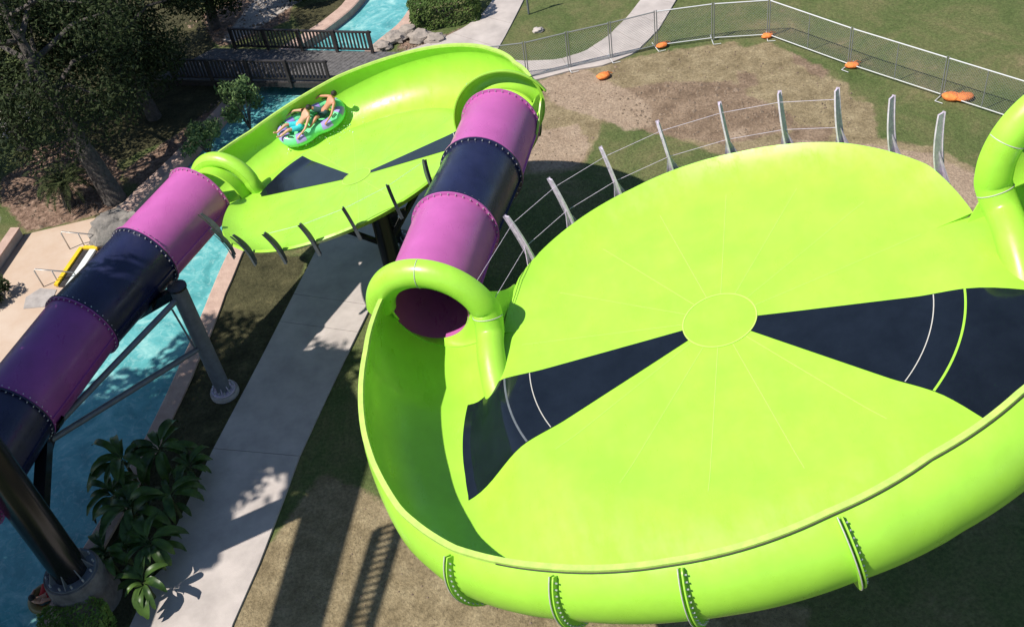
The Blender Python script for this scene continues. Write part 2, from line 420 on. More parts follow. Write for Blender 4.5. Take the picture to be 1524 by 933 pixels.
up2L = P2((735, 88), (780, 92), (830, 90), (870, 78), (905, 55), (935, 25), (958, -5), (990, -50))
up2R = P2((720, 128), (790, 122), (850, 106), (900, 98), (945, 80), (980, 45), (1008, -2), (1050, -50))
path('branch_path', up2L, up2R, 8, z=.042)
# pool deck
dk = [Vector((p.x, p.y, .04)) for p in P2((-120, 640), (-120, 470), (0, 405), (38, 350), (148, 324), (215, 283))] + [Vector((p.x, p.y, .04)) for p in RL[::-1] if 20 < p.y < 38.0]
dk = [Vector((p.x-.68, p.y+.0, .04)) if i > 5 else p for i, p in enumerate(dk)]
dko = obj('pool_deck', dk + [Vector((p.x, p.y, -.2)) for p in dk], [tuple(range(len(dk)))] + [(i, (i+1) % len(dk), len(dk)+(i+1) % len(dk), len(dk)+i) for i in range(len(dk))], 'deck')
tag(dko, kind='structure')

# ================================================================== SLIDE BOWLS
class Bowl:
    def __init__(s, c, tx, ty):
        s.n = Vector((tx, ty, 1)).normalized(); s.c = Vector(c)
        s.e1 = Vector((0, 1, 0)).cross(s.n).normalized(); s.e2 = s.n.cross(s.e1)
    def w(s, r, a, h):
        a = R(a); return s.c + s.e1*(r*math.cos(a)) + s.e2*(r*math.sin(a)) + s.n*h
    def rad(s, a): a = R(a); return s.e1*math.cos(a) + s.e2*math.sin(a)
    def tan(s, a): a = R(a); return s.e2*math.cos(a) - s.e1*math.sin(a)   # counter-clockwise
def frange(a, b, n): return [a+(b-a)*i/n for i in range(n+1)]
def solid(o, t, off=-1):
    me = o.data; cnt = {}
    for p in me.polygons:
        for k in p.edge_keys: cnt[k] = cnt.get(k, 0)+1
    at_ = me.attributes.get('sharp_edge') or me.attributes.new('sharp_edge', 'BOOLEAN', 'EDGE')
    for e in me.edges: at_.data[e.index].value = cnt.get(e.key, 0) < 2
    md = o.modifiers.new('shell', 'SOLIDIFY'); md.thickness = t; md.offset = off; return o

def make_bowl(cfg):
    B = Bowl(cfg['c'], *cfg['tilt']); root = empty(cfg['name'], cfg['c'], cfg['label'], 'water slide')
    root.location.z = 0
    rs, rl, rh = cfg['r_seam'], cfg['r_low'], cfg['r_hub']
    lo0, lo1 = cfg['low']; hi0, hi1 = cfg['high']
    def dish_h(r): return -.035*(1-min(1, r/rs)**2)**2
    cr = cfg.get('crest', .075)
    def ck(a):
        d = min(abs((a % 360)-(hi0 % 360)), abs((a % 360)-(hi1 % 360)), 360-abs((a % 360)-(hi0 % 360)), 360-abs((a % 360)-(hi1 % 360)))
        t = min(1, d/26.); return t*t*(3-2*t)
    def flr(r, a=None):                                   # dish floor: flat, swelling to a soft crest at the channel
        t = max(0, min(1, (r-rs*.80)/(rs*.20))); return dish_h(r) + cr*t*t*(3-2*t)*(1 if a is None else ck(a))
    RS = [.22]+frange(.6, rs*.78, 8)+frange(rs*.80, rs, 9)[1:]
    def lowprof(a):
        rr = lerp(rl, a); out = [(r, dish_h(r)) for r in RS[:9]]; r0 = RS[8]
        for i in range(1, 15):
            t = i/14; r = r0+(rr-r0)*t; u = max(0, (t-.30)/.70); out.append((r, dish_h(min(r, rs))+cfg['curl']*u**2.6*min(1, .02+min(abs(a-lo0), abs(a-lo1))/16.)))
        return out
    def hiprof(a):
        Rr = lerp(cfg['rim_r'], a); hr = lerp(cfg['rim_h'], a)
        be = R(lerp(cfg.get('rim_b', [(0, 60), (360, 60)]), a)); dp = lerp(cfg.get('drop', [(0, .42), (360, .42)]), a); sc = (hr+dp)/(1+math.sin(be)); cx = Rr-math.cos(be)*sc; hc = hr-math.sin(be)*sc; fl = hc-sc
        pts = []; x0 = rs; x1 = max(cx, rs+.75); h0 = cr*ck(a)
        for i in range(0, 9):
            t = i/9; pts.append((x0+(x1-x0)*t, h0+(fl-h0)*(t*t*(3-2*t))))
        for i in range(0, 23):
            b = -PI/2+(be+PI/2)*i/22; x = cx+sc*math.cos(b)
            if x < x1: x = x1 + (x-x1)*0 + i*1e-3
            pts.append((x, hc+sc*math.sin(b)))
        return pts
    s.hp = hiprof
    def shell(name, A, prof):
        mb = MB(); mb.grid([[B.w(r, a, h) for r, h in prof(a)] for a in A]); o = mb.build(name, 'lime', root, True); solid(o, .08, -1); return mb
    shell('low_shell', frange(lo0, lo1, int(abs(lo1-lo0)/2)), lowprof)
    A = frange(hi0, hi1, int(abs(hi1-hi0)/1.5))
    mb = shell('high_shell', A, lambda a: [(r, flr(r, a)) for r in RS[:-1]] + hiprof(a))
    cfg['wallmesh'] = (list(mb.V), list(mb.F))
    mb = MB(); mb.grid([[B.w(r, a, dish_h(r)+.006) for r in (rh*.3, rh*.6, rh)] for a in frange(0, 360, 72)[:-1]], True); mb.F.append(tuple(3*k for k in range(72))); mb.build('hub_disc', 'lime', root, True)
    # rim flange
    rows = []
    for a in A:
        r, h = hiprof(a)[-1]
        hx = .06 if a > 236 else .02*max(0, (a-200)/18.)*1.6; rows.append([B.w(r-.025, a, h-.02), B.w(r-.02, a, h+.055+hx), B.w(r+.10, a, h+.055+hx), B.w(r+.105, a, h-.02+hx), B.w(r+.05, a, h-.05)])
    mb = MB(); mb.grid(rows); fl = mb.build('rim_flange', 'rimpale', root); smoothauto(fl, 30)
    if cfg['r_hub'] > .8:
        mb = MB(); gp = []
        for a in frange(228, 345, 70):
            r, h = hiprof(a)[-1]; gp.append(B.w(r+.112, a, h+.045+.02*min(1, max(0, (a-240)/30))))
        mb.tube(gp, .015, 6); mb.build('rim_gasket', 'gasket', root, True)
    # dark panels
    for k, (a0, a1, outer, up) in enumerate(cfg['wedges']):
        rows = []
        for a in frange(a0, a1, 22):
            row = [B.w(r, a, (flr(r, a) if hi0 < a < hi1 or hi0 < a-360 < hi1 else dish_h(r))+.012) for r in [rh+.02]+[q for q in RS[:-1] if q > rh+.1]]
            if outer:
                n0 = 4+outer
                row += [B.w(r, a, h)+B.n*.012-B.rad(a)*(.012 if i > 11 else 0) for i, (r, h) in enumerate(hiprof(a)[:up])]
            rows.append(row)
        mb = MB(); mb.grid(rows); p = mb.build('dark_panel', 'dark', root, True)
    # seams
    mb = MB()
    def ring(r, a0, a1, w, dz=.016):
        n = max(8, int(abs(a1-a0)/2))
        mb.grid([[B.w(r-w/2, a, flr(r-w/2, a)+dz), B.w(r+w/2, a, flr(r+w/2, a)+dz)] for a in frange(a0, a1, n)])
    ring(rh, 0, 360, .032)
    for a in frange(0, 360, 16)[:-1]:
        a += 6
        if any(w0-3 < a % 360 < w1+3 for w0, w1, _, _ in cfg['wedges']): continue
        mb.grid([[B.w(r, a-.5*w_/r*57.3, (flr(r, a) if hi0 < a < hi1 or hi0 < a-360 < hi1 else dish_h(r))+.007), B.w(r, a+.5*w_/r*57.3, (flr(r, a) if hi0 < a < hi1 or hi0 < a-360 < hi1 else dish_h(r))+.007)] for r in [rh+.03]+[q for q in RS if q > rh+.1 and q < rs*.95] for w_ in (.014,)])
    mb.build('floor_seams', 'seam', root)
    mb = MB()
    for w0, w1, o_, u_ in cfg['wedges']:
        if o_:
            mb = MB(); ring(rs-.62, w0+.3, w1-.3, .022, .02); mb.build('panel_seam', 'pale_seam', root)
            if cfg['r_hub'] > .8:
                mb = MB(); wd = .05; n = 20
                mb.grid([[B.w(rs-.02, a, cr*ck(a)+.014), B.w(rs-.02+wd*.5, a, cr*ck(a)+.022), B.w(rs-.02+wd, a, cr*ck(a)+.008)] for a in frange(w0+.1, w1-.1, n)])
                mb.build('panel_edge_or_highlight_strip', 'steel' if w0 < 250 else 'lime', root, True)  # grey strip paints the ridge's highlight; lime strip is the real green edge
    # joint flanges on the outside of the wall
    for a in cfg['flanges']:
        mb = MB(); pr = hiprof(a); prof = pr[12:(-1 if cfg['r_hub'] > .8 else -8)]
        t = B.tan(a)
        for side in (-.035, .035):
            rows = []
            for off in (.06, .23):
                row = []
                for i, (r, h) in enumerate(prof):
                    q0, q1 = prof[max(0, i-1)], prof[min(len(prof)-1, i+1)]
                    dx, dy = q1[0]-q0[0], q1[1]-q0[1]; L_ = math.hypot(dx, dy)
                    row.append(B.w(r+dy/L_*off, a, h-dx/L_*off) + t*side)
                rows.append(row)
            mb.grid(rows)
        f = mb.build('joint_flange', 'lime', root, True); solid(f, .03, 0)
        mb = MB(); pts = []
        for i, (r, h) in enumerate(prof):
            q0, q1 = prof[max(0, i-1)], prof[min(len(prof)-1, i+1)]
            dx, dy = q1[0]-q0[0], q1[1]-q0[1]; L_ = math.hypot(dx, dy)
            pts.append(B.w(r+dy/L_*.235, a, h-dx/L_*.235)-t*.035)
        mb.tube(pts, .012, 6); mb.build('flange_edge', 'pale_seam', f)
        mb = MB()
        for i in range(1, len(prof)-1, 1):
            r, h = prof[i]; q0, q1 = prof[i-1], prof[i+1]
            dx, dy = q1[0]-q0[0], q1[1]-q0[1]; L_ = math.hypot(dx, dy)
            p = B.w(r+dy/L_*.16, a, h-dx/L_*.16)
            mb.tube([p+t*.045, p+t*.10], .017, 6)
        mb.build('bolts', 'bolt', f)
    # steel brace blades on the low side
    for a in cfg['fins']:
        rr = lerp(rl, a)+.10; rd, tn = B.rad(a), B.tan(a); base = B.w(rr, a, .05)
        H_ = cfg['finh']; gs = cfg.get('gus', 1.); fd = cfg.get('fdepth', -.3); fm = cfg.get('fmat', 'galv')
        mb = MB(); rows = []
        for i in range(11):
            t = i/10; hh = fd+t*(H_-fd); wv = (.11 + .17*math.sin(PI*min(1, t*.9+.05)))*(.4+.6*gs); out = .02+.36*max(0, t-.25)**1.7
            c = base + B.n*hh + rd*out
            rows.append([c-rd*wv/2-tn*.022, c+rd*wv/2-tn*.022, c+rd*wv/2+tn*.022, c-rd*wv/2+tn*.022])
        mb.grid(rows, False, True); mb.F.append((len(mb.V)-4, len(mb.V)-3, len(mb.V)-2, len(mb.V)-1))
        # broad front cap of the blade (T section)
        rows = []
        for i in range(11):
            t = i/10; hh = -.1+t*(H_+.1); out = .02+.36*max(0, t-.25)**1.7; c = base + B.n*hh + rd*(out+.09)
            rows.append([c-tn*.05, c+tn*.05, c+tn*.05+rd*.018, c-tn*.05+rd*.018])
        mb.grid(rows, False, True)
        br = mb.build('brace_blade', fm, root)
        mb = MB()
        for sgn in (-1, 1):
            V = [base+rd*.04+tn*sgn*.02+B.n*.78*gs, base+rd*.04+tn*sgn*.26*gs-B.n*.05, base+rd*.10+tn*sgn*.22*gs-B.n*.35*gs, base+rd*.10+tn*sgn*.02-B.n*.35*gs]
            mb.add(V + [v+rd*.03 for v in V], [(0, 1, 2, 3), (7, 6, 5, 4), (0, 4, 5, 1), (1, 5, 6, 2), (2, 6, 7, 3), (3, 7, 4, 0)])
        mb.build('gusset', fm, br)
    # cables strung between the blades
    for hh in cfg['cables']:
        pts = []
        for a in cfg['cable_a']:
            rr = lerp(rl, a)+.10; out = .02+.28*max(0, (hh+.5)/(cfg['finh']+.5)-.3)**1.6
            pts.append(B.w(rr, a, .05+hh) + B.rad(a)*out)
        mb = MB(); mb.tube(pts, .0065, 5); mb.build('safety_cable', 'galv', root)
    # arches at entry and exit
    for ar in cfg['arches']:
        a, rc, rad_, hc, mr = ar['a'], ar['rc'], ar['R'], ar['h'], ar['r']
        drop = ar['dir']              # +1: legs run forward counter-clockwise, -1 clockwise
        f0 = B.tan(a)*drop; cen = B.w(rc, a, hc); o0 = B.rad(a)
        P = []; Fv = []
        for i in range(0, 15):
            b = R(ar.get('b0', 18)) + (PI-R(ar.get('b0', 18)))*i/14
            P.append(cen+o0*rad_*math.cos(b)+B.n*rad_*math.sin(b)); Fv.append(f0)
        for q_, (fa, fh, fr) in enumerate(ar['leg']):
            P.append(B.w(rc-rad_+fr, a+drop*fa, hc+fh)); t = (q_+1)/len(ar['leg']); Fv.append((f0*(1-t)+(B.n*.8+f0*.25)*t))
        sp = catmull(P, 4); fv = catmull(Fv, 4); rows = []; NB = 18
        rr2 = []
        for i, p in enumerate(sp):
            T = (sp[min(i+1, len(sp)-1)]-sp[max(0, i-1)]).normalized(); f = fv[i]; f = (f-T*f.dot(T)).normalized(); o_ = f.cross(T).normalized()
            u = i/(len(sp)-1); rq = mr*(1-.10*max(0, (u-.75)/.25)); rr2.append((rq, f, o_))
            rows.append([p+o_*rq*math.cos(b)+f*(rq*math.sin(b)-(.12 if False else 0)) for b in (frange(R(-110), R(250), NB) if ar.get('full') else frange(R(-12), R(192), NB))])
        e_ = [rows[-1][k]*.35+(sp[-1]-Fv[-1].normalized()*mr*.6)*.65+(sp[-1]-sp[-3]).normalized()*mr*.30 for k in range(NB+1)]
        rows += [e_]
        mb = MB(); mb.grid(rows); ao = mb.build('entry_arch', 'lime', root, True); solid(ao, .04, 0)
        mb = MB()
        for fr_ in ar['rings']:
            i = int(fr_*(len(sp)-1)); p = sp[i]; q, f, o_ = rr2[i]
            mb.tube([p+o_*(q+.025)*math.cos(b)+f*(q+.025)*math.sin(b) for b in frange(R(-5), R(185), 18)], .012, 5)
        if mb.V: mb.build('arch_seam', 'pale_seam', ao)
        # chute floor from the channel into the tube, and a short collar over it
        ax = ar['axis'].normalized(); X = ax.cross(Vector((0, 0, 1))).normalized()
        if X.dot(o0) < 0: X = -X
        Y = Vector((0, 0, 1)); Ln = ar['len']; prof = [B.w(r, a, h) for r, h in hiprof(a)[3:26]]; n_ = len(prof); rows = []
        for i in range(7):
            t = i/6; te = t*t*(3-2*t); row = []
            for k in range(n_):
                b = R(188+168*k/(n_-1)); end = cen+o0*ar.get('sh', 0)+ax*Ln+X*1.13*math.cos(b)+Y*1.13*math.sin(b)
                row.append((prof[k]+ax*Ln*t)*(1-te)+(end-ax*Ln*(1-t))*te)
            rows.append(row)
        mb = MB(); mb.grid(rows); th = mb.build('throat', 'lime', root, True); solid(th, .05, 0)
        if ar.get('collar', True):
            rows = []
            for i in range(5):
                t = i/4; rq = (rad_-mr*.85)*(1-t)+1.15*t; cc = cen+o0*ar.get('sh', 0)*t+ax*Ln*t
                rows.append([cc+(X*math.cos(b)*rq+Y.lerp(B.n, 1-t)*math.sin(b)*rq) for b in frange(R(-15), R(195), 24)])
            mb = MB(); mb.grid(rows); cl = mb.build('collar', 'lime', root, True); solid(cl, .05, 0)
        # tapering wing between the arch leg and the low rim
        if not ar['wing']: continue
        rows = []
        for i in range(13):
            t = i/12; aa = a - drop*(ar['wing']*t); r0 = lerp(rl, aa)
            hh = cfg['curl']*.9 + (hc+.75-cfg['curl']*.9)*(1-t)**1.5
            rA = (rc-rad_)*(1-t)**1.2 + r0*(1-(1-t)**1.2)
            rows.append([B.w(rA-.0, aa, -.25), B.w(rA-.02, aa, hh*.5), B.w(rA+.06, aa, hh)])
        mb = MB(); mb.grid(rows); wg = mb.build('wing', 'lime', root, True); solid(wg, .05, 0)
    return B, root
class _s: pass
s = _s()
M['gasket'] = mat('dark_rubber_gasket', (.035, .045, .018), .7)
M['rimpale'] = mat('rim_flange_gelcoat', (.40, .58, .11), .5, var=.12, vscale=4)

TUBE1 = [Vector(p) for p in [(-1.15, 23.61, 7.95), (-.19, 26.12, 7.85), (.62, 28.6, 7.75)]]
ax1 = (TUBE1[2]-TUBE1[0]).normalized()
ax2 = Vector((-13.25, 25.73, 5.0)) - Vector((-10.08, 30.79, 5.3))
BIG = dict(name='bowl_slide', label='large lime green bowl of the raft slide with black wedge panels, nearest the camera', c=(4.65, 17.33, 9.0), tilt=(-.23, .06),
    r_seam=5.22, r_hub=.85, r_low=[(0, 6.1), (20, 6.2), (45, 6.08), (70, 5.75), (100, 5.55), (135, 5.6), (160, 5.5)], curl=.42,
    low=(6, 158), high=(158, 366),
    rim_r=[(158, 8.1), (166, 7.95), (176, 7.84), (188, 8.03), (200, 8.22), (210, 8.32), (221, 8.20), (236, 7.78), (252, 7.42), (274, 7.06), (290, 6.98), (306, 7.22), (330, 7.9), (366, 8.7)],
    drop=[(158, .42), (176, .46), (205, .46), (240, .18), (258, .20), (274, .34), (288, .46), (366, .46)],
    rim_b=[(158, 35), (176, 25), (200, 28), (212, 40), (225, 50), (254, 60), (274, 66), (290, 71), (325, 71), (366, 60)],
    rim_h=[(158, 1.7), (166, 1.9), (176, 2.1), (195, 2.0), (205, 1.78), (215, 1.58), (236, 1.5), (252, 1.5), (270, 1.5), (366, 1.5)],
    wedges=[(176.0, 201.0, 1, 11), (310., 342., 1, 24)],
    flanges=[221, 236.5, 253.5, 275],
    fins=[134, 118.5, 103, 87.5, 72, 58, 45, 32, 19.5], finh=1.72, cables=[.72, 1.5], cable_a=[158, 134, 118.5, 103, 87.5, 72, 58, 45],
    arches=[dict(a=158, rc=7.1, R=1.46, h=.8, r=.36, dir=1, leg=[(3, -.5, .02), (9, -.68, -.05), (16, -1.02, -.1), (20, -1.3, -.12)], rings=[.40, .80], axis=ax1, len=.3, sh=.38, wing=14),
            dict(a=4, rc=8.3, R=1.76, h=.75, r=.38, dir=-1, leg=[(3, -.5, .0), (9, -.68, -.08), (15, -1.02, -.12), (19, -1.3, -.12)], rings=[.60, .80], axis=Vector((.55, .8, .06)), len=.7, wing=0)])
bigB, bigroot = make_bowl(BIG)
big_hp = s.hp
SMALL = dict(name='bowl_slide', label='smaller far lime green bowl of the raft slide carrying a raft with two riders', c=(-4.34, 29.75, 6.0), tilt=(-.22, .19),
    r_seam=4.15, r_hub=.5, r_low=[(150, 4.55), (205, 4.68), (230, 4.72), (250, 4.65), (270, 4.5), (290, 4.4), (310, 4.3), (350, 4.3)], curl=.40,
    low=(157, 350), high=(-10, 157),
    rim_b=[(0, 28), (60, 35), (157, 30)],
    rim_r=[(-12, 6.75), (5, 6.2), (25, 6.05), (60, 6.1), (95, 6.1), (115, 6.2), (130, 6.45), (145, 6.8), (157, 7.1)],
    rim_h=[(-12, 1.5), (60, 1.5), (95, 1.45), (115, 1.25), (130, 1.05), (145, 1.0), (157, 1.1)],
    wedges=[(349, 369, 1, 12), (125, 162, 0, 0)], flanges=[70, 95, 120],
    fins=[196, 215, 231, 246, 260, 276, 293, 310], finh=1.15, gus=.22, fdepth=.0, fmat='darksteel', cables=[1.05], cable_a=[246, 260, 276, 293, 310],
    arches=[dict(a=-10, rc=5.5, R=1.36, h=.42, r=.28, dir=1, leg=[(3, -.5, .0), (10, -.65, -.1), (17, -.85, -.15)], rings=[.5], axis=-ax1, len=.6, wing=0, collar=False),
            dict(a=155, rc=5.55, R=1.22, h=.26, r=.25, full=True, dir=-1, leg=[(3, -.5, .0), (10, -.65, -.1), (17, -.85, -.15)], rings=[], axis=ax2, len=.6, wing=0)])
smB, smroot = make_bowl(SMALL)
sm_hp = s.hp

# ------------------------------------------------------------------ tubes
def tube_run(name, label, pts, segs, rad=1.13):
    """pts: axis polyline, segs: list of (s0,s1,material) in metres along it"""
    root = empty(name, (pts[0].x, pts[0].y, 0), label, 'water slide tube', 'tubes of the raft slide')
    d = [0]
    for a, b in zip(pts, pts[1:]): d.append(d[-1]+(b-a).length)
    def ev(t):
        t = max(0, min(d[-1], t)); i = 0
        while i < len(d)-2 and d[i+1] < t: i += 1
        return pts[i].lerp(pts[i+1], (t-d[i])/(d[i+1]-d[i]))
    def frame(t):
        a, b = ev(t-.4), ev(t+.4); T = (b-a).normalized(); X = T.cross(Vector((0, 0, 1))).normalized(); return ev(t), T, X, X.cross(T)
    def circ(t, r, n=48):
        p, T, X, Y = frame(t); return [p+X*r*math.cos(2*PI*k/n)+Y*r*math.sin(2*PI*k/n) for k in range(n)]
    for s0, s1, m in segs:
        n = max(3, int((s1-s0)/.35)); mb = MB(); rows = []
        for i in range(n+1):
            t = i/n; rr = rad + .0*t
            rows.append(circ(s0-.025+(s1-s0+.05)*t, rr - .004*(i == 0)))
        mb.grid(rows, False, True)
        seg = mb.build('tube_section', m, root, True); solid(seg, .05, -1)
        for e, sg in ((s0+.01, 1), (s1-.01, -1)):           # end flanges
            mb = MB(); mb.grid([circ(e, rad-.01), circ(e, rad+.13), circ(e+sg*.05, rad+.13), circ(e+sg*.06, rad-.01)], False, True)
            smoothauto(mb.build('end_flange', m, seg), 30)
        for b in (R(-8), R(188)):                           # two lengthwise joint ribs at the sides
            mb = MB()
            ra, rb, rc_, rd_ = [], [], [], []
            for i in range(n+1):
                p, T, X, Y = frame(s0+.06+(s1-s0-.12)*i/n); dd = X*math.cos(b)+Y*math.sin(b); nn = Y*math.cos(b)-X*math.sin(b)
                ra.append(p+dd*(rad-.01)+nn*.03); rb.append(p+dd*(rad+.09)+nn*.03); rc_.append(p+dd*(rad+.09)-nn*.03); rd_.append(p+dd*(rad-.01)-nn*.03)
            mb.grid([ra, rb, rc_, rd_]); mb.build('joint_rib', m, seg)
        mb = MB()
        for e, sg in ((s0, -1), (s1, 1)):
            p, T, X, Y = frame(e)
            for k in range(36):
                dd = X*math.cos(2*PI*k/36)+Y*math.sin(2*PI*k/36); q = p+dd*(rad+.085)-T*sg*.05
                mb.tube([q, q-T*sg*.05], .020, 6)
        mb.build('flange_bolts', 'bolt', seg)
    return root
a0 = bigB.w(7.48, 158, .78); a1 = smB.w(5.5, -10, .8)
pts1 = [a0 + ax1*.14, a0.lerp(TUBE1[0], .5), TUBE1[0], TUBE1[1], TUBE1[2], TUBE1[2]+ax1*.1]
L1 = sum((b-a).length for a, b in zip(pts1, pts1[1:])); LB2 = sum((b-a).length for a, b in zip(pts1[:3], pts1[1:3])); LB1 = LB2+(TUBE1[1]-TUBE1[0]).length
tube_run('slide_tube', 'magenta and navy closed tube linking the large bowl to the smaller bowl', pts1,
         [(0.1, LB2, 'pink'), (LB2, LB1, 'navy'), (LB1, L1, 'pink')])
a2 = smB.w(5.6, 155, .75)
pts2 = [Vector(p) for p in [(-9.9, 31.1, 5.35), (-11.58, 28.46, 5.15), (-13.25, 25.73, 5.0), (-14.75, 22.5, 4.85), (-15.7, 19.6, 4.7), (-16.2, 16.5, 4.5), (-16.2, 12.5, 4.3)]]
D2 = [0]
for p, q in zip(pts2, pts2[1:]): D2.append(D2[-1]+(q-p).length)
tube_run('slide_tube', 'magenta and navy closed tube running over the river at the left', pts2,
         [(0.02, D2[1], 'pink'), (D2[1], D2[2], 'navy'), (D2[2], D2[3], 'pink_shaded'), (D2[3], D2[4], 'navy'), (D2[4], D2[5], 'pink'), (D2[5], D2[6], 'navy')])
e0 = bigB.w(8.3, 4, .75); ad = Vector((.55, .8, .06)).normalized()
pts3 = [e0+ad*.7, e0+ad*1.5+Vector((.25, -.1, .0)), e0+ad*2.0+Vector((1.1, -.35, .1)), e0+ad*2+Vector((3, -.8, .2)), e0+ad*2+Vector((7, -1.2, .5))]
D3 = [0]
for p, q in zip(pts3, pts3[1:]): D3.append(D3[-1]+(q-p).length)
tube_run('slide_tube', 'tube feeding the large bowl at the right edge of the picture', catmull(pts3, 4), [(0.02, D3[1], 'navy'), (D3[1], D3[3], 'pink'), (D3[3], D3[4], 'navy')])

# ------------------------------------------------------------------ steel columns
M['pier_dark'] = mat('pier_concrete_shaded', (.13, .118, .11), .9, var=.35, vscale=2.2, bump=.3, bscale=20)  # pier concrete darkened: shade at the black column put into the colour
def column(name, base, h, r, label, m='steel', pier=(.42, .5, .5), flange=True, group='slide support columns'):
    root = empty(name, base, label, 'column', group); b = Vector(base); ph, pr0, pr1 = pier
    mb = MB(); mb.tube([b+Vector((0, 0, -.3)), b+Vector((0, 0, ph-.05)), b+Vector((0, 0, ph))], [pr1, pr0+.02, pr0], 32)
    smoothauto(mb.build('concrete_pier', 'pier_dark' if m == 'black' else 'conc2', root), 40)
    mb = MB(); mb.tube([b+Vector((0, 0, ph+.05)), b+Vector((0, 0, h))], r, 28); smoothauto(mb.build('shaft', m, root), 40)
    mb = MB(); mb.tube([b+Vector((0, 0, ph+.002)), b+Vector((0, 0, ph+.06))], min(pr0-.06, r*1.55), 28)
    for k in range(8):
        c, s_ = math.cos(k*PI/4), math.sin(k*PI/4)
        V = [b+Vector((c*r*.98, s_*r*.98, ph+.06)), b+Vector((c*r*1.42, s_*r*1.42, ph+.06)), b+Vector((c*r*.98, s_*r*.98, ph+.06+r*.9))]
        t = Vector((-s_, c, 0))*.012
        mb.add([v-t for v in V]+[v+t for v in V], [(0, 1, 2), (5, 4, 3), (0, 3, 4, 1), (1, 4, 5, 2), (2, 5, 3, 0)])
    smoothauto(mb.build('base_plate', 'galv' if m != 'black' else 'steel', root), 40)
    mb = MB()
    for k in range(12):
        a = 2*PI*(k+.5)/12; rr = min(pr0-.13, r*1.38); q = b+Vector((rr*math.cos(a), rr*math.sin(a), ph+.05)); mb.tube([q, q+Vector((0, 0, .12))], .03, 6)
    mb.build('anchor_bolts', 'bolt', root)
    return root
pb = at(335, 584)
p1 = column('support_column', pb, 5.0, .27, 'grey steel column by the path carrying the left tube over the river', pier=(.16, .48, .52))
top = pb+Vector((0, 0, 5.0))
tax = (pts2[2]-pts2[1]).normalized(); tp = pts2[1].lerp(pts2[2], .42)
mb = MB(); mb.bar(top+Vector((0, 0, -.1)), Vector((tp.x, tp.y, 3.72)), .34, .30)
mb.tube([top+Vector((0, 0, -.02)), top+Vector((0, 0, .06))], .31, 20)
mb.build('cantilever_arm', 'black', p1)
def cradle(p, T, parent, r=1.22):
    X = T.cross(Vector((0, 0, 1))).normalized(); Y = X.cross(T); mb = MB(); rows = []
    for k in range(17):
        b = R(-160+140*k/16); d = X*math.cos(b)+Y*math.sin(b)
        rows.append([p+d*(r+.13)-T*.12, p+d*(r+.27)-T*.12, p+d*(r+.27)+T*.12, p+d*(r+.13)+T*.12])
    mb.grid(rows, False, True); return smoothauto(mb.build('cradle', 'black', parent), 30)
cradle(tp, tax, p1, 1.02)
cb = Vector((-13.83, 19.15, 0))
p2 = column('support_column', cb, 9.2, .50, 'thick black column on a round concrete pier at the bottom left', 'black', pier=(1.45, .80, .98))
node = Vector((-14.45, 22.55, 3.55))
mb = MB(); mb.bar(cb+Vector((0, 0, 3.6)), node+Vector((0, .35, 0)), .34, .4); mb.box(node, .5, .6, .5); mb.build('cantilever_arm', 'black', p2)
cradle(pts2[3]+Vector((.15, .35, 0)), (pts2[3]-pts2[2]).normalized(), p2, 1.02)
br = empty('brace_frame', (pb+node)/2*1.0, 'pair of grey diagonal steel tubes bracing the left column above the river', 'brace')
mb = MB(); mb.tube([top+Vector((0, 0, -.35)), node], .10, 12); smoothauto(mb.build('brace_tube', 'steel', br))
mb = MB(); mb.tube([pb+Vector((0, 0, 2.35)), node+Vector((.05, -.1, -.1))], .10, 12); smoothauto(mb.build('brace_tube', 'steel', br))
mb = MB(); mb.tube([top+Vector((-.3, -.4, -.55)), pb+Vector((0, 0, 2.6))+Vector((-.2, -.3, 0))], .035, 8); mb.build('brace_rod', 'steel', br)
# columns under the bowls
c3 = at(572, 345, 4.2); c3.z = 0
p3 = column('support_column', c3, 5.1, .34, 'dark steel column with diagonal struts under the near edge of the smaller bowl', 'black', pier=(.3, .7, .75))
mb = MB()
for dx, dy in ((-1.5, .25), (1.4, 1.0), (-.6, 2.2), (.9, -.25)):
    t_ = c3+Vector((dx, dy, 4.9+.22*dx-.19*dy)); mb.bar(c3+Vector((0, 0, 3.6)), t_, .13, .16)
    mb.bar(c3+Vector((0, 0, 4.75)), t_, .12, .14)
mb.build('struts', 'black', p3)
c4 = Vector((-4.0, 33.2, 0)); column('support_column', c4, 4.0, .30, 'dark steel column under the far half of the smaller bowl', 'black', pier=(.3, .7, .75))
for k, (x, y) in enumerate([(1.2, 18.2), (6.6, 17.6), (5.4, 20.8)]):
    zt = 9+.23*(x-4.65)-.06*(y-17.33)-.55
    column('support_column', (x, y, 0), zt, .36, 'steel column standing beneath the large bowl, hidden by its floor', 'steel', pier=(.3, .7, .75))
bc = at(1519, 178); column('support_column', (bc.x+.12, bc.y, 0), 2.6, .22, 'navy steel post at the right edge beside the fence end', 'blue', pier=(.12, .35, .38))

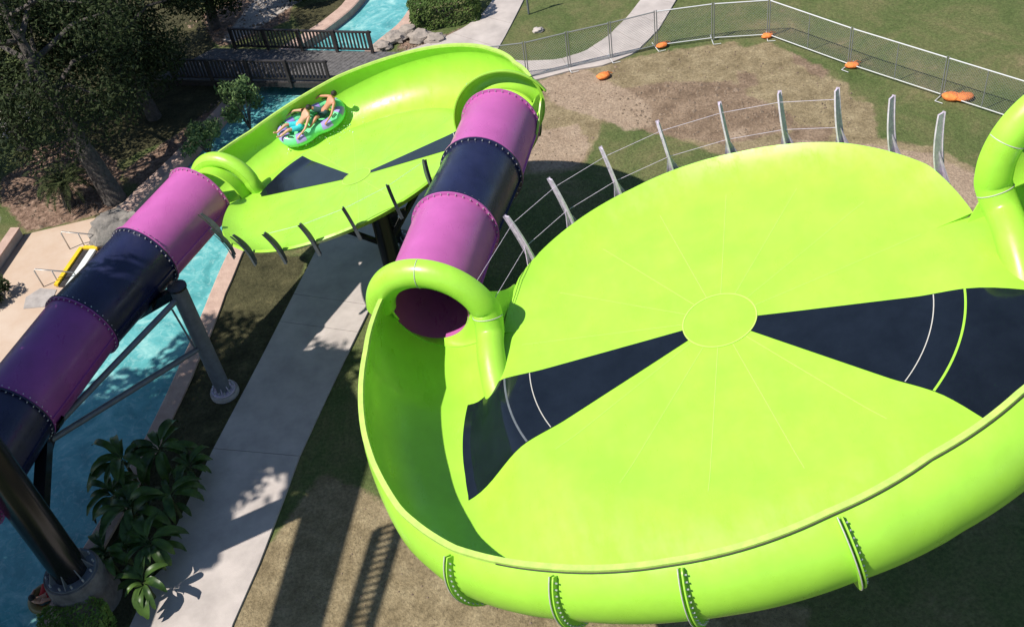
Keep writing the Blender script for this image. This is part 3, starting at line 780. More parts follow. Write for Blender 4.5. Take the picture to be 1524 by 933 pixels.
# ================================================================== RAFT AND RIDERS
V, F = SMALL['wallmesh']
bvh = BVHTree.FromPolygons(V, F)
cam_o = Vector((0, 0, CAMH))
def hit(px, py):
    q = bvh.ray_cast(cam_o, ray(px, py).normalized()); return q[0], q[1]
hp, hn = hit(466, 186)
hpa, _ = hit(434, 207); hpb, _ = hit(494, 172)
if hp is None: hp, hn = smB.w(5.0, 95, -.3), smB.n
if hn.dot(ray(466, 182)) > 0: hn = -hn
zax = (hn*.55+smB.n*.45).normalized()
fwd = ((hpa or hp-Vector((1, .3, 0)))-(hpb or hp+Vector((1, .3, 0))))
xax = (fwd - zax*fwd.dot(zax)).normalized(); yax = zax.cross(xax)
RM = Matrix((xax, yax, zax)).transposed().to_4x4(); RM.translation = hp + zax*.22
raft = empty('raft', hp+zax*.22, 'mint green two-seat inflatable raft with lilac patches riding up the far bowl wall', 'raft')
raft.matrix_world = RM; raft.location = RM.translation; raft.rotation_euler = RM.to_euler()
def rl_(mb, name, m, parent, smooth=True):      # build in raft-local coordinates under the raft
    o = bpy.data.objects.new(name, bpy.data.meshes.new(name)); o.data.from_pydata([tuple(v) for v in mb.V], [], mb.F); o.data.update()
    o.data.materials.append(M[m]); COL.objects.link(o); o.parent = parent
    if smooth:
        for p in o.data.polygons: p.use_smooth = True
    return o
def outline(t, k=1.0):                           # figure-eight (peanut) outline
    x = 1.16*math.cos(t); y = (.60+.09*math.cos(2*t+PI) * -1)*math.sin(t)
    pin = 1-.20*math.exp(-(x/.34)**2)
    return Vector((x*k, y*pin*k*1.02, 0))
mb = MB(); mb.tube([outline(2*PI*i/60) for i in range(60)], .235, 16, False, True); body = rl_(mb, 'tube_ring', 'mint', raft)
mb = MB(); mb.tube([Vector((-.03, y, .0)) for y in (-.5, -.25, 0, .25, .5)], [.19, .17, .16, .17, .19], 14); rl_(mb, 'cross_tube', 'mint', raft)
mb = MB(); mb.add([outline(2*PI*i/40, .9)+Vector((0, 0, -.14)) for i in range(40)], [tuple(range(40))]); rl_(mb, 'raft_floor', 'mint', raft)
for t0 in (.10, .95, 1.95, 2.75, 3.55, 4.35, 5.35, 6.0):
    mb = MB(); rows = []
    for i in range(7):
        t = t0-.17+.34*i/6; p = outline(t); T = (outline(t+.05)-outline(t-.05)).normalized(); X = T.cross(Vector((0, 0, 1))).normalized()
        rows.append([p + X*.243*math.cos(b)+Vector((0, 0, 1))*.243*math.sin(b) for b in frange(R(25), R(150), 8)])
    mb.grid(rows); rl_(mb, 'lilac_patch', 'lilac', raft)
for t0 in (.55, 1.15, 2.35, 3.9, 5.1, 5.75):
    p = outline(t0)+Vector((0, 0, .235)); T = (outline(t0+.05)-outline(t0-.05)).normalized(); mb = MB()
    mb.tube([p-T*.10+Vector((0, 0, -.03)), p-T*.08+Vector((0, 0, .05)), p+T*.08+Vector((0, 0, .05)), p+T*.10+Vector((0, 0, -.03))], .022, 8); rl_(mb, 'handle', 'handle', raft)

spl = MB(); rs_ = random.Random(12)
for _ in range(170):
    u = rs_.random(); px = 428+u*104+rs_.gauss(0, 3); py = 219-u*34+rs_.gauss(0, 4.5)+4
    if u > .9: py = 170+rs_.gauss(0, 8); px = 522+rs_.gauss(0, 10)
    q, nrm = hit(px, py)
    if q is None: continue
    if nrm.dot(ray(px, py)) > 0: nrm = -nrm
    r0 = rs_.uniform(.006, .022)*(1 if rs_.random() < .85 else 2); X = nrm.orthogonal().normalized(); Y = nrm.cross(X); c = q+nrm*(r0*.3+rs_.random()**3*.12)
    spl.add([c+X*r0, c+Y*r0*rs_.uniform(.6, 1.6), c-X*r0*rs_.uniform(.6, 1.6), c-Y*r0, c+nrm*r0*.6, c-nrm*r0*.3], [(0, 1, 4), (1, 2, 4), (2, 3, 4), (3, 0, 4), (1, 0, 5), (2, 1, 5), (3, 2, 5), (0, 3, 5)])
M['spray'] = mat('white_spray', (.80, .86, .78), .15)
tag(spl.build('water_spray', 'spray', None, True), 'white spray and droplets thrown up along the raft on the far bowl', 'spray', kind='stuff')

def skin_mesh(name, verts, edges, rads, level=2, root=0):
    me = bpy.data.meshes.new(name+'_skel'); me.from_pydata([tuple(v) for v in verts], edges, []); me.update()
    o = bpy.data.objects.new(name+'_skel', me); COL.objects.link(o)
    sk = o.modifiers.new('skin', 'SKIN'); sb = o.modifiers.new('sub', 'SUBSURF'); sb.levels = level; sb.render_levels = level
    if not me.skin_vertices: 
        bm = bmesh.new(); bm.from_mesh(me); bm.verts.layers.skin.verify(); bm.to_mesh(me); bm.free()
    for i, r in enumerate(rads):
        q = r if isinstance(r, tuple) else (r, r)
        me.skin_vertices[0].data[i].radius = q
        me.skin_vertices[0].data[i].use_root = (i == root)
    dg = bpy.context.evaluated_depsgraph_get(); dg.update()
    out = bpy.data.meshes.new_from_object(o.evaluated_get(dg)); out.name = name
    bpy.data.objects.remove(o); bpy.data.meshes.remove(me)
    return out
def rider(px, label, skin, shorts, legs, hands, head_turn, lean):
    """seated person in raft coordinates; legs: list of (hip,knee,ankle,toe), hands: target points"""
    Vs, Es, Rs = [], [], []
    def v(p, r): Vs.append(Vector(p)); Rs.append(r); return len(Vs)-1
    pel = v((px, 0, .20), (.15, .12)); ab = v((px-.17*lean, 0, .36), (.125, .10)); ch = v((px-.36*lean, 0, .54), (.165, .11)); ne = v((px-.46*lean, 0, .66), .055)
    hc = Vector((px-.50*lean, 0, .81)); hd = v(hc, (.085, .095)); ht = v(hc+Vector((-.02, 0, .09)), (.075, .08))
    Es += [(pel, ab), (ab, ch), (ch, ne), (ne, hd), (hd, ht)]
    nose = v(hc+Vector((.105, 0, -.005)), .018); Es.append((hd, nose))
    for sgn, hand in zip((1, -1), hands):
        hand = Vector(hand); sh = Vector((px-.39*lean, .19*sgn, .58)); el = (sh+hand)/2+Vector((.0, .12*sgn, .02))
        a = v(sh, .062); b = v(el, .045); wv = v(hand.lerp(el, .22), .031); pm = v(hand, (.038, .022))
        Es += [(ch, a), (a, b), (b, wv), (wv, pm)]
        d = (hand-el).normalized(); side = d.cross(Vector((0, 0, 1))).normalized()
        for k in range(4):
            o1 = hand+side*(.03-.02*k)+d*.055; o2 = o1+d*.03+Vector((0, 0, -.03))
            i1 = v(o1, .010); i2 = v(o2, .008); Es += [(pm, i1), (i1, i2)]
        th_ = v(hand+side*.045*sgn+d*.01, .011); Es.append((pm, th_))
    for sgn, (kn, an, to) in zip((1, -1), legs):
        a = v((px+.06, .10*sgn, .18), .095); b = v(kn, .066); c = v(an, .042); d = v(to, (.036, .03))
        mid = v(Vector(an).lerp(Vector(kn), .65), .058)
        Es += [(pel, a), (a, b), (b, mid), (mid, c), (c, d)]
    me = skin_mesh('person', Vs, Es, Rs)
    for p in me.polygons: p.use_smooth = True
    me.materials.clear(); me.materials.append(M[skin])
    o = bpy.data.objects.new('person', me); COL.objects.link(o); o.matrix_world = RM; tag(o, label, 'person')
    o.location = RM.translation; o.rotation_euler = RM.to_euler()
    # hair: cap over skull
    mb = MB(); rows = []
    for i in range(9):
        b = R(90-115*i/8)
        rows.append([hc+Vector((-.025, 0, .035))+Vector((.118*math.cos(b)*math.cos(a), .108*math.cos(b)*math.sin(a), .128*math.sin(b))) for a in [2*PI*k/20 for k in range(20)]])
    # keep the face open
    mb.grid(rows, False, True)
    mb.F = [f for f in mb.F if not all((mb.V[i]-hc).x > .035 and (mb.V[i]-hc).z < .07 for i in f)]
    rl_(mb, 'hair', 'hair', o)
    mb = MB()
    for sgn, (kn, an, to) in zip((1, -1), legs):
        h0 = Vector((px-.05, .075*sgn, .20)); k1 = Vector((px+.06, .10*sgn, .18)).lerp(Vector(kn), .72)
        mb.tube([h0+Vector((-.09, 0, .05)), h0, Vector((px+.08, .10*sgn, .19)), k1], [.13, .135, .118, .095], 14)
    rl_(mb, 'swim_shorts', shorts, o)
    for sgn in (1, -1):
        mb = MB(); mb.tube([hc+Vector((.082, .035*sgn, .015)), hc+Vector((.094, .035*sgn, .015))], .012, 8); rl_(mb, 'eye', 'handle', o)
    return o
rider(.50, 'person in turquoise swim shorts on the front seat of the raft, gripping the handles', 'skin2', 'teal',
      [((.92, .13, .42), (1.32, .12, .30), (1.44, .13, .40)), ((.92, -.12, .44), (1.34, -.10, .30), (1.46, -.11, .40))], [(.74, .54, .30), (.74, -.54, .30)], 0, 1.22)
rider(-.58, 'bare-chested person in dark green swim shorts on the rear seat of the raft', 'skin', 'dkgreen',
      [((-.20, .26, .44), (.16, .42, .32), (.26, .44, .38)), ((-.20, -.26, .44), (.16, -.42, .32), (.26, -.44, .38))], [(-.42, .58, .30), (-.42, -.58, .30)], 0, 1.2)

# ================================================================== TREES AND PLANTS
def leaf_cloud(mb, centers, n, size, flat=.5, droop=0, rnd=random):
    tot = sum(r**2 for c, r in centers)
    for c, r in centers:
        k = int(n*r**2/tot)
        for _ in range(k):
            d = Vector((rnd.gauss(0, 1), rnd.gauss(0, 1), rnd.gauss(0, 1)*.75)).normalized(); rr = r*(rnd.random()**.45)
            p = c + d*rr; p.z -= droop*rr
            nrm = (d*.6+Vector((rnd.gauss(0, .6), rnd.gauss(0, .6), rnd.gauss(0, .6)+flat))).normalized()
            x = nrm.orthogonal().normalized(); a = rnd.random()*6.28; x = (x*math.cos(a)+nrm.cross(x)*math.sin(a)); y = nrm.cross(x)
            L_ = size*rnd.uniform(.6, 1.35); w = L_*rnd.uniform(.28, .48)
            mb.add([p-x*L_*.5, p+y*w*.5, p+x*L_*.5+nrm*L_*.08, p-y*w*.5], [(0, 1, 2, 3)])
def tree(name, base, h, cr, label, leaf='leaf_dark', n=9000, size=.34, trunk_r=.3, lean=(0, 0), crown_lo=.35, clumps=16, group=None, flat=.5, seed=1):
    rnd = random.Random(seed); base = Vector(base)
    root = empty(name, base, label, 'tree', group)
    topp = base+Vector((lean[0], lean[1], h*.93)); mid = base.lerp(topp, .5)+Vector((rnd.uniform(-.3, .3), rnd.uniform(-.3, .3), 0))
    sp = catmull([base+Vector((0, 0, -.2)), base.lerp(mid, .5)+Vector((rnd.uniform(-.12, .12), 0, 0)), mid, topp], 6)
    mb = MB(); mb.tube(sp, [trunk_r*(1.25-.95*(i/(len(sp)-1))**.8) for i in range(len(sp))], 12)
    cs = []
    limbs = MB()
    for k in range(clumps):
        t = crown_lo+(1-crown_lo)*(k+.5)/clumps; a = k*2.4+rnd.uniform(-.4, .4)
        p0 = sp[min(len(sp)-1, int(t*(len(sp)-1)))]
        prof = math.sin(PI*min(1, .18+.82*(1-t)/(1-crown_lo)*.9))**.7
        rr = cr*prof*rnd.uniform(.45, 1.0)
        c = p0+Vector((math.cos(a)*rr, math.sin(a)*rr, rnd.uniform(-.1, .5)))
        cs.append((c, cr*rnd.uniform(.26, .46)))
        limbs.tube([p0-Vector((0, 0, .5)), p0.lerp(c, .5)+Vector((0, 0, .25)), c], [trunk_r*.34, trunk_r*.2, trunk_r*.07], 6)
    k0 = len(mb.V); mb.add(limbs.V, limbs.F)
    smoothauto(mb.build('trunk', 'bark', root), 60)
    lb = MB(); leaf_cloud(lb, cs, n, size, flat, rnd=rnd); lb.build('crown', leaf, root)
    return root
TG = 'dark trees at the upper left'
tree('tree', (-16.3, 39.8, 0), 12.0, 5.0, 'dark evergreen tree with a bare leaning trunk in front of the left grove', 'leaf_dark', 23000, .21, .42, (-2.6, 3.8), .53, 20, TG, seed=3)
tree('tree', (-21.5, 45.5, 0), 11.5, 4.8, 'broad dark tree at the far upper left corner', 'leaf_dark', 18000, .21, .38, (-.5, .6), .3, 18, TG, seed=5)
tree('tree', (-17.2, 49.5, 0), 10.5, 4.2, 'dark tree behind the leaning trunk, left of the timber bridge', 'leaf_dark', 18000, .21, .34, (.4, .4), .3, 17, TG, seed=8)
tree('tree', (-15.4, 46.2, 0), 10.0, 3.9, 'dense dark tree shading the left end of the timber bridge', 'leaf_dark', 16000, .21, .3, (-.4, .9), .35, 17, TG, seed=9)
tree('tree', (-13.2, 54.5, 0), 7.5, 3.0, 'dark tree at the top edge just left of the bridge', 'leaf_dark', 14000, .21, .28, (.2, .2), .25, 14, TG, seed=11)
tree('tree', (-25.8, 41.5, 0), 10.0, 3.5, 'olive green tree at the left edge beside the mulch bed', 'leaf_mid', 12000, .22, .3, (.5, .2), .35, 14, TG, seed=14)
tree('tree', (-8.4, 56.5, 0), 5.0, 2.3, 'small dark tree at the top edge between the bridge and the water', 'leaf_dark', 5000, .3, .2, (0, 0), .2, 11, TG, seed=17)
# tall trees left of the frame whose shade falls over the tube, river bank and path
tree('tree', (-21.4, 20.2, 0), 18.0, 5.0, 'tall shade tree beyond the left edge of the picture', 'leaf_mid', 26000, .48, .45, (-.2, 2.0), .55, 32, TG, seed=21)

tree('tree', (-26.2, 12.5, 0), 17.0, 3.6, 'slim shade tree beyond the lower left corner of the picture', 'leaf_mid', 11000, .46, .36, (.6, 1.4), .6, 18, TG, seed=24)
def shrub(name, base, rx, ry, h, label, leaf, n, size, seed, box=False, group=None):
    rnd = random.Random(seed); base = Vector(base); root = empty(name, base, label, 'shrub', group); lb = MB()
    mb = MB()
    for k in range(7):
        a = k*.9; mb.tube([base+Vector((0, 0, -.1)), base+Vector((math.cos(a)*rx*.3, math.sin(a)*ry*.3, h*.4)), base+Vector((math.cos(a)*rx*.6, math.sin(a)*ry*.6, h*.75))], [.035, .025, .01], 6)
    mb.build('stem', 'bark', root)
    if box:
        for _ in range(n):
            f = rnd.random(); x, y, z = rnd.uniform(-1, 1), rnd.uniform(-1, 1), rnd.uniform(0, 1)
            q = rnd.randrange(3)
            if q == 0: z = 1-.05*rnd.random()
            elif q == 1: x = rnd.choice((-1, 1))*(1-.06*rnd.random())
            else: y = rnd.choice((-1, 1))*(1-.06*rnd.random())
            rr = (abs(x)**5+abs(y)**5)**.2; x, y = (x/max(1, rr), y/max(1, rr))
            bumpy = 1+.12*noise.noise(Vector((x*3, y*3, z*3+seed)))
            p = base+Vector((x*rx*bumpy, y*ry*bumpy, z*h*bumpy))
            nn = Vector((rnd.gauss(x*.5, .7), rnd.gauss(y*.5, .7), rnd.gauss(.5, .6))).normalized(); X = nn.orthogonal().normalized(); Y = nn.cross(X); L_ = size*rnd.uniform(.6, 1.4)
            lb.add([p-X*L_*.5, p+Y*L_*.22, p+X*L_*.5, p-Y*L_*.22], [(0, 1, 2, 3)])
    else:
        cs = [(base+Vector((rnd.uniform(-rx, rx)*.75, rnd.uniform(-ry, ry)*.75, h*rnd.uniform(.35, .85))), min(rx, ry, h)*rnd.uniform(.3, .5)) for _ in range(14)]
        leaf_cloud(lb, cs, n, size, .5, rnd=rnd)
    lb.build('foliage', leaf, root); return root
hb = at(668, 30); shrub('hedge', (hb.x-.1, hb.y+.2, 0), 1.75, .95, 1.35, 'clipped dark green hedge between the river and the curving concrete path', 'leaf_mid', 6000, .16, 31, True)
b0_ = at(372, 190); shrub('shrub', (b0_.x, b0_.y, 0), 1.0, 1.0, 2.6, 'airy light green shrub rising behind the smaller bowl', 'leaf_grey', 2600, .20, 33)
b1_ = at(320, 232); shrub('shrub', (b1_.x-.3, b1_.y+.3, 0), 1.1, .9, 1.5, 'low greyish shrub on the river bank beside the bowl exit', 'leaf_grey', 1900, .19, 34)
b2_ = at(124, 950); shrub('shrub', (b2_.x, b2_.y, 0), .95, .62, 1.0, 'bright green clipped shrub at the foot of the black column', 'leaf_light', 5200, .10, 35, True)
def palm(base, label):
    rnd = random.Random(4); base = Vector(base); root = empty('palm', base, label, 'palm')
    mb = MB(); mb.tube([base+Vector((0, 0, -.1)), base+Vector((.05, .05, .5)), base+Vector((.1, .1, 1.1))], [.26, .24, .2], 10); mb.build('trunk', 'bark', root)
    c = base+Vector((.1, .1, 1.1))
    for k in range(26):
        a = k*2.399; el = R(70-65*((k/26))); L_ = rnd.uniform(1.25, 1.65)
        d = Vector((math.cos(a), math.sin(a), 0)); pts = [c]; t_ = 0
        for i in range(1, 9):
            e = el-R(11*i); pts.append(pts[-1]+(d*math.cos(e)+Vector((0, 0, 1))*math.sin(e))*L_/8)
        mb = MB(); mb.tube(pts, [.02]*len(pts), 4); sd_ = d.cross(Vector((0, 0, 1)))
        for i in range(1, len(pts)):
            for f in (0, .33, .66):
                p = pts[i-1].lerp(pts[i], f)
                for sg in (-1, 1):
                    l = .30*math.sin(PI*min(1, (i+f)/9.5)+.25)+.05; q = p+sd_*sg*l+d*l*.55+Vector((0, 0, .10-.05*i/9))
                    mb.add([p, p+d*.05, q], [(0, 1, 2)])
        mb.build('frond', 'leaf_palm', root)
    return root
pp = at(104, 305); palm((pp.x, pp.y, 0), 'small sago-like palm with arching dull fronds in the brown mulch bed')

def banana(base, h, nleaf, label, seed, group, leaf='leaf_banana'):
    rnd = random.Random(seed); base = Vector(base); root = empty('banana_plant', base, label, 'plant', group)
    mb = MB(); mb.tube([base+Vector((0, 0, -.1)), base+Vector((0, 0, h*.55))], [.07, .05], 8); mb.build('stem', 'leaf_palm', root)
    for k in range(nleaf):
        a = k*2.399+rnd.uniform(-.3, .3); el = R(rnd.uniform(35, 78)); d = Vector((math.cos(a), math.sin(a), 0)); L_ = rnd.uniform(.7, 1.3)*h/1.7; W_ = L_*rnd.uniform(.09, .15)
        p = base+Vector((0, 0, h*rnd.uniform(.35, .62))); rows = []; sdv = d.cross(Vector((0, 0, 1))); pet = .22
        for i in range(10):
            t = i/9; e = el-R(14*i*rnd.uniform(.85, 1.1)); p = p+(d*math.cos(e)+Vector((0, 0, 1))*math.sin(e))*L_/9
            w = .015 if t < .12 else W_*math.sin(PI*(.06+.92*(t-.1)/.9))**.6; up = Vector((0, 0, 1))*w*.35
            rows.append([p-sdv*w+up, p-sdv*w*.5+up*.3, p, p+sdv*w*.5+up*.3, p+sdv*w+up])
        mb = MB(); mb.grid(rows); mb.build('leaf', leaf, root, True)
    return root
BG = 'broad leaved plants between river and path'
ban = [((255, 700), 1.9, 'tall broad-leaved plant nearest the river kerb at the head of the dark clump'), ((205, 720), 2.1, 'broad-leaved plant leaning its leaves out over the turquoise water'), ((270, 770), 1.9, 'broad-leaved plant on the path side of the dark clump'),
       ((215, 790), 2.2, 'tallest broad-leaved plant in the middle of the dark clump'), ((240, 840), 1.9, 'broad-leaved plant in the dark clump close to the concrete pier'), ((175, 850), 1.6, 'low broad-leaved plant squeezed between the pier and the river'), ((295, 720), 1.5, 'small broad-leaved plant at the path end of the dark clump'), ((230, 890), 1.5, 'small broad-leaved plant behind the bright clipped shrub'),
       ((185, 760), 1.7, 'dark broad-leaved plant on the kerb beside the black column')]
for i, ((x, y), h, lb_) in enumerate(ban):
    p = at(x, y); banana((p.x, p.y, 0), h, 18, lb_, 50+i, BG)

# ================================================================== FENCE
fl = [(at(*p)) for p in [(690, 128), (786, 117), (848, 102), (910, 88), (977, 71), (1061, 60), (1143, 55), (1263, 99), (1436, 137), (1521, 184)]]
fl[8] = fl[7].lerp(fl[9], .56)
fl.append(fl[9]+(fl[9]-fl[8])*1.0)
FH = 1.85
flab = ['leftmost wire mesh fence panel, behind the pink tube mouth', 'wire mesh fence panel crossing the foot of the branch path', 'wire mesh fence panel standing on the pale branch path', 'wire mesh fence panel on the path just before the lawn', 'wire mesh fence panel at the lawn edge of the branch path', 'wire mesh fence panel ending at the fence corner by the dirt', 'wire mesh fence panel running right from the fence corner', 'long wire mesh fence panel between the two right sandbags', 'wire mesh fence panel right of the largest sandbag pile', 'wire mesh fence panel beyond the navy post at the right edge']
for i, (a, b) in enumerate(zip(fl, fl[1:])):
    root = empty('fence_panel', (a+b)/2, flab[i], 'fence', 'temporary fence panels around the dirt')
    d = (b-a); L_ = d.length; t = d.normalized(); A = a+t*.05; B_ = b-t*.05; up = Vector((0, 0, 1))
    light = i >= 4
    mb = MB(); mb.tube([A+up*FH, B_+up*FH], .028, 8); mb.build('top_rail', 'frame' if light else 'postdark', root)
    mb = MB(); mb.tube([A+up*.12, B_+up*.12], .022, 8); mb.build('bottom_rail', 'frame' if light else 'postdark', root)
    for p in (A, B_):
        mb = MB(); mb.tube([p, p+up*(FH+.06)], .026, 8); mb.build('post', 'postdark', root)
    if L_ > 3.2:
        mb = MB(); p = A.lerp(B_, .5); mb.tube([p+up*.12, p+up*FH], .02, 8); mb.build('post', 'postdark', root)
    mb = MB(); w = Vector((t.y, -t.x, 0))
    step = .13; n = int((L_+FH)/step)
    def wire(p, q):
        x = .0035; u = (q-p).normalized(); s1 = u.cross(w)*x; s2 = w*x
        mb.add([p+s1, p-s1+s2, p-s1-s2, q+s1, q-s1+s2, q-s1-s2], [(0, 1, 4, 3), (1, 2, 5, 4), (2, 0, 3, 5)])
    for k in range(-int(FH/step), n):
        s0 = k*step
        lo_, hi_ = max(0, s0), min(L_-.1, s0+FH-.12)
        if hi_-lo_ > .05:
            wire(A+t*lo_+up*(.12+lo_-s0), A+t*hi_+up*(.12+hi_-s0))
            wire(A+t*lo_+up*(FH-(lo_-s0)), A+t*hi_+up*(FH-(hi_-s0)))
    mb.build('mesh', 'wire', root)
    # foot frame under the joint
    mb = MB()
    w2 = Vector((t.y, -t.x, 0)); q = B_
    mb.tube([q+w2*.45+up*.03, q-w2*.45+up*.03], .02, 6); mb.tube([q+w2*.45+up*.03, q+w2*.45+t*.35+up*.03], .015, 6)
    mb.build('foot', 'frame', root)
def sandbag(p, sx, ang, label, n=1):
    rnd = random.Random(int(p.x*100)); root = empty('sandbag', (p.x, p.y, 0), label, 'sandbag', 'orange sandbags on the fence feet'); mb = MB()
    for k in range(n):
        c = Vector((p.x, p.y, .0))+Vector((math.cos(ang), math.sin(ang), 0))*(k-(n-1)/2)*sx*.75
        rows = []
        for i in range(9):
            th = -PI/2+PI*i/8; row = []
            for j in range(14):
                a = 2*PI*j/14; f = 1+.18*noise.noise(Vector((i*.7, j*.8, k*3+p.x)))
                x = sx*.62*math.cos(th)*math.cos(a)*f; y = sx*.42*math.cos(th)*math.sin(a)*f; z = sx*.24*math.sin(th)*f+sx*.2
                row.append(c+Vector((x*math.cos(ang+.4*k)-y*math.sin(ang+.4*k), x*math.sin(ang+.4*k)+y*math.cos(ang+.4*k), max(z, .0))))
            rows.append(row)
        mb.grid(rows, False, True)
    mb.build('bag', 'orange', root, True)
    mb = MB(); mb.tube([Vector((p.x+.1, p.y, sx*.42)), Vector((p.x+.25, p.y+.15, sx*.36)), Vector((p.x+.45, p.y+.2, .05))], .025, 6); mb.build('tie', 'orange', root)
sandbag(at(898, 116), .55, .3, 'pale orange sandbag lying flat on the dirt beside the branch path')
sandbag(at(985, 70), .48, .2, 'orange sandbag at the fence foot where the lawn meets the path')
sandbag(at(1142, 56), .48, .2, 'orange sandbag at the fence corner')
sandbag(at(1268, 100), .52, -.2, 'orange sandbag at the fence joint right of the corner')
sandbag(at(1425, 148), .66, -.4, 'largest orange sandbag pile, nearest the right edge', 2)

peb = MB(); rs_ = random.Random(44)
def scatter(zs, n, lo, hi):
    k = 0
    while k < n:
        p_, bb = zs[rs_.randrange(len(zs))]; x, y = rs_.uniform(bb[0], bb[1]), rs_.uniform(bb[2], bb[3])
        k += 1
        if not inside(p_, x, y): continue
        r0 = rs_.uniform(lo, hi)*(1 if rs_.random() < .9 else 1.8); c = Vector((x, y, 0)); a = rs_.random()*6.28
        V = [c+Vector((math.cos(a+i*PI/2.5)*r0*rs_.uniform(.7, 1.2), math.sin(a+i*PI/2.5)*r0*rs_.uniform(.6, 1.1), -.03)) for i in range(5)]
        peb.add(V+[c+Vector((0, 0, r0*rs_.uniform(.35, .8)))], [(i, (i+1) % 5, 5) for i in range(5)])
scatter(Z_soil[:1], 420, .03, .09); scatter(Z_dry[:1], 700, .02, .06); scatter(Z_mulch, 900, .03, .09); scatter(Z_dry[1:2], 500, .015, .05)
tag(peb.build('clods', mat('soil_clod', (.19, .14, .10), .95, var=.35, vscale=4)), 'loose clods and small stones scattered over the bare earth', 'clods', kind='stuff')

# ================================================================== BRIDGE
ZD = .55
def bridge():
    root = empty('footbridge', at(420, 90), 'dark timber footbridge with picket railings over the river', 'bridge')
    n0, n1 = at(262, 118, ZD), at(492, 122, ZD); f0, f1 = at(352, 72, ZD), at(556, 78, ZD)
    n0.z = n1.z = f0.z = f1.z = ZD
    d = (n1-n0).normalized(); mb = MB(); N = 44
    ext0 = Vector((-1.2, .4, 0)); ext1 = Vector((1.6, -.55, 0))
    A0, A1, B0, B1 = n0+ext0, n1+ext1, f0+ext0, f1+ext1
    for k in range(N):
        t0, t1 = k/N, (k+.93)/N
        V = [A0.lerp(A1, t0), A0.lerp(A1, t1), B0.lerp(B1, t1), B0.lerp(B1, t0)]
        mb.add(V+[v-Vector((0, 0, .06)) for v in V], [(0, 1, 2, 3), (7, 6, 5, 4), (0, 4, 5, 1), (1, 5, 6, 2), (2, 6, 7, 3), (3, 7, 4, 0)])
    mb.build('deck', 'plank', root)
    for a, b in ((n0, n1), (f0, f1)):
        L_ = (b-a).length; up = Vector((0, 0, 1)); mb = MB(); t = (b-a).normalized()
        mb.bar(a+up*1.08-t*.1, b+up*1.08+t*.1, .13, .07); mb.bar(a+up*.14, b+up*.14, .07, .09)
        k = 0
        while k*.19 < L_:
            p = a+t*(k*.19); mb.box(p+up*.6, .075, .075, .9, (t, Vector((-t.y, t.x, 0)), up)); k += 1
        r = mb.build('railing', 'wood', root)
        for f in (0, .25, .5, .75, 1):
            mb = MB(); p = a.lerp(b, f); mb.box(p+up*.45-Vector((-t.y, t.x, 0))*.09, .13, .13, 1.5, (t, Vector((-t.y, t.x, 0)), up))
            mb.build('rail_post', 'wood', r)
        mb = MB(); mb.bar(a-up*.19, b-up*.19, .14, .24); mb.build('beam', 'wood', root)
bridge()

# ================================================================== SMALL THINGS
def rock(p, sx, sy, sz, label, seed, m='soilrock', name='boulder', group=None):
    rows = []
    for i in range(13):
        th = -PI/2+PI*i/12; row = []
        for j in range(20):
            a = 2*PI*j/20; d = Vector((math.cos(th)*math.cos(a), math.cos(th)*math.sin(a), math.sin(th)))
            f = 1+.38*noise.noise(d*1.7+Vector((seed, 0, 0)))+.16*noise.noise(d*4.5+Vector((seed, 3, 0)))
            row.append(Vector((p.x+d.x*sx*f, p.y+d.y*sy*f, max(-.25, d.z*sz*f+sz*.35))))
        rows.append(row)
    mb = MB(); mb.grid(rows, False, True); o = mb.build(name, m, None, True); smoothauto(o, 35)
    return tag(o, label, 'rock', group)
rock(at(180, 350), 1.2, .9, .75, 'large grey mottled boulder at the far end of the pool deck steps', 2.1, 'rock')
RG = 'stones along the river by the hedge'
for i, ((x, y), s_, lb_) in enumerate([((608, 48), .45, 'dark stone at the water edge left of the hedge'), ((588, 60), .5, 'stone at the water edge beside the bridge end'), ((625, 58), .5, 'flat tan stone below the hedge'), ((648, 60), .42, 'tan stone nearest the concrete path below the hedge'), ((570, 72), .4, 'small dark stone at the bridge end')]):
    rock(at(x, y), s_*1.2, s_, s_*.6, lb_, i*1.7, group=RG)
rock(at(801, 47), .28, .18, .16, 'small white stone on the lawn between the two paths', 9.2, 'conc')
# sign post on the lawn
sp_ = at(787, 21); root = empty('lamp_post', sp_, 'thin grey post standing on the lawn between the two paths', 'post')
mb = MB(); mb.tube([sp_, sp_+Vector((0, 0, 2.4))], .05, 8); mb.build('shaft', 'steel', root)
mb = MB(); mb.box(sp_+Vector((0, 0, 2.2)), .5, .04, .4); mb.build('plate', 'steel', root)
# entry steps with yellow edging
sroot = empty('pool_steps', at(120, 395), 'white river entry steps with a yellow edge beside the pool deck', 'steps')
y0_, y1_ = at(84, 426, .1), at(122, 370, .1)
dirv = (y1_-y0_).normalized(); ou = Vector((dirv.y, -dirv.x, 0))
mb = MB(); mb.bar(y0_+Vector((0, 0, .05)), y1_+Vector((0, 0, .05)), .17, .10); mb.bar(y1_+Vector((0, 0, .05))+ou*.1, y1_+ou*.75+Vector((0, 0, .05)), .17, .10); mb.build('yellow_edge', 'yellow', sroot)
for k in range(3):
    o_ = .55+k*.30; mb = MB(); mb.bar(y0_+ou*(o_)+Vector((0, 0, -.02-.1*k)), y1_+ou*(o_)+Vector((0, 0, -.02-.1*k)), .27, .14); mb.build('step', 'white', sroot)
mb = MB(); mb.bar(y0_+ou*.24+Vector((0, 0, -.03)), y1_+ou*.24+Vector((0, 0, -.03)), .30, .10); mb.build('landing', 'wood', sroot)
RLb = 'steel handrails on the pool deck'
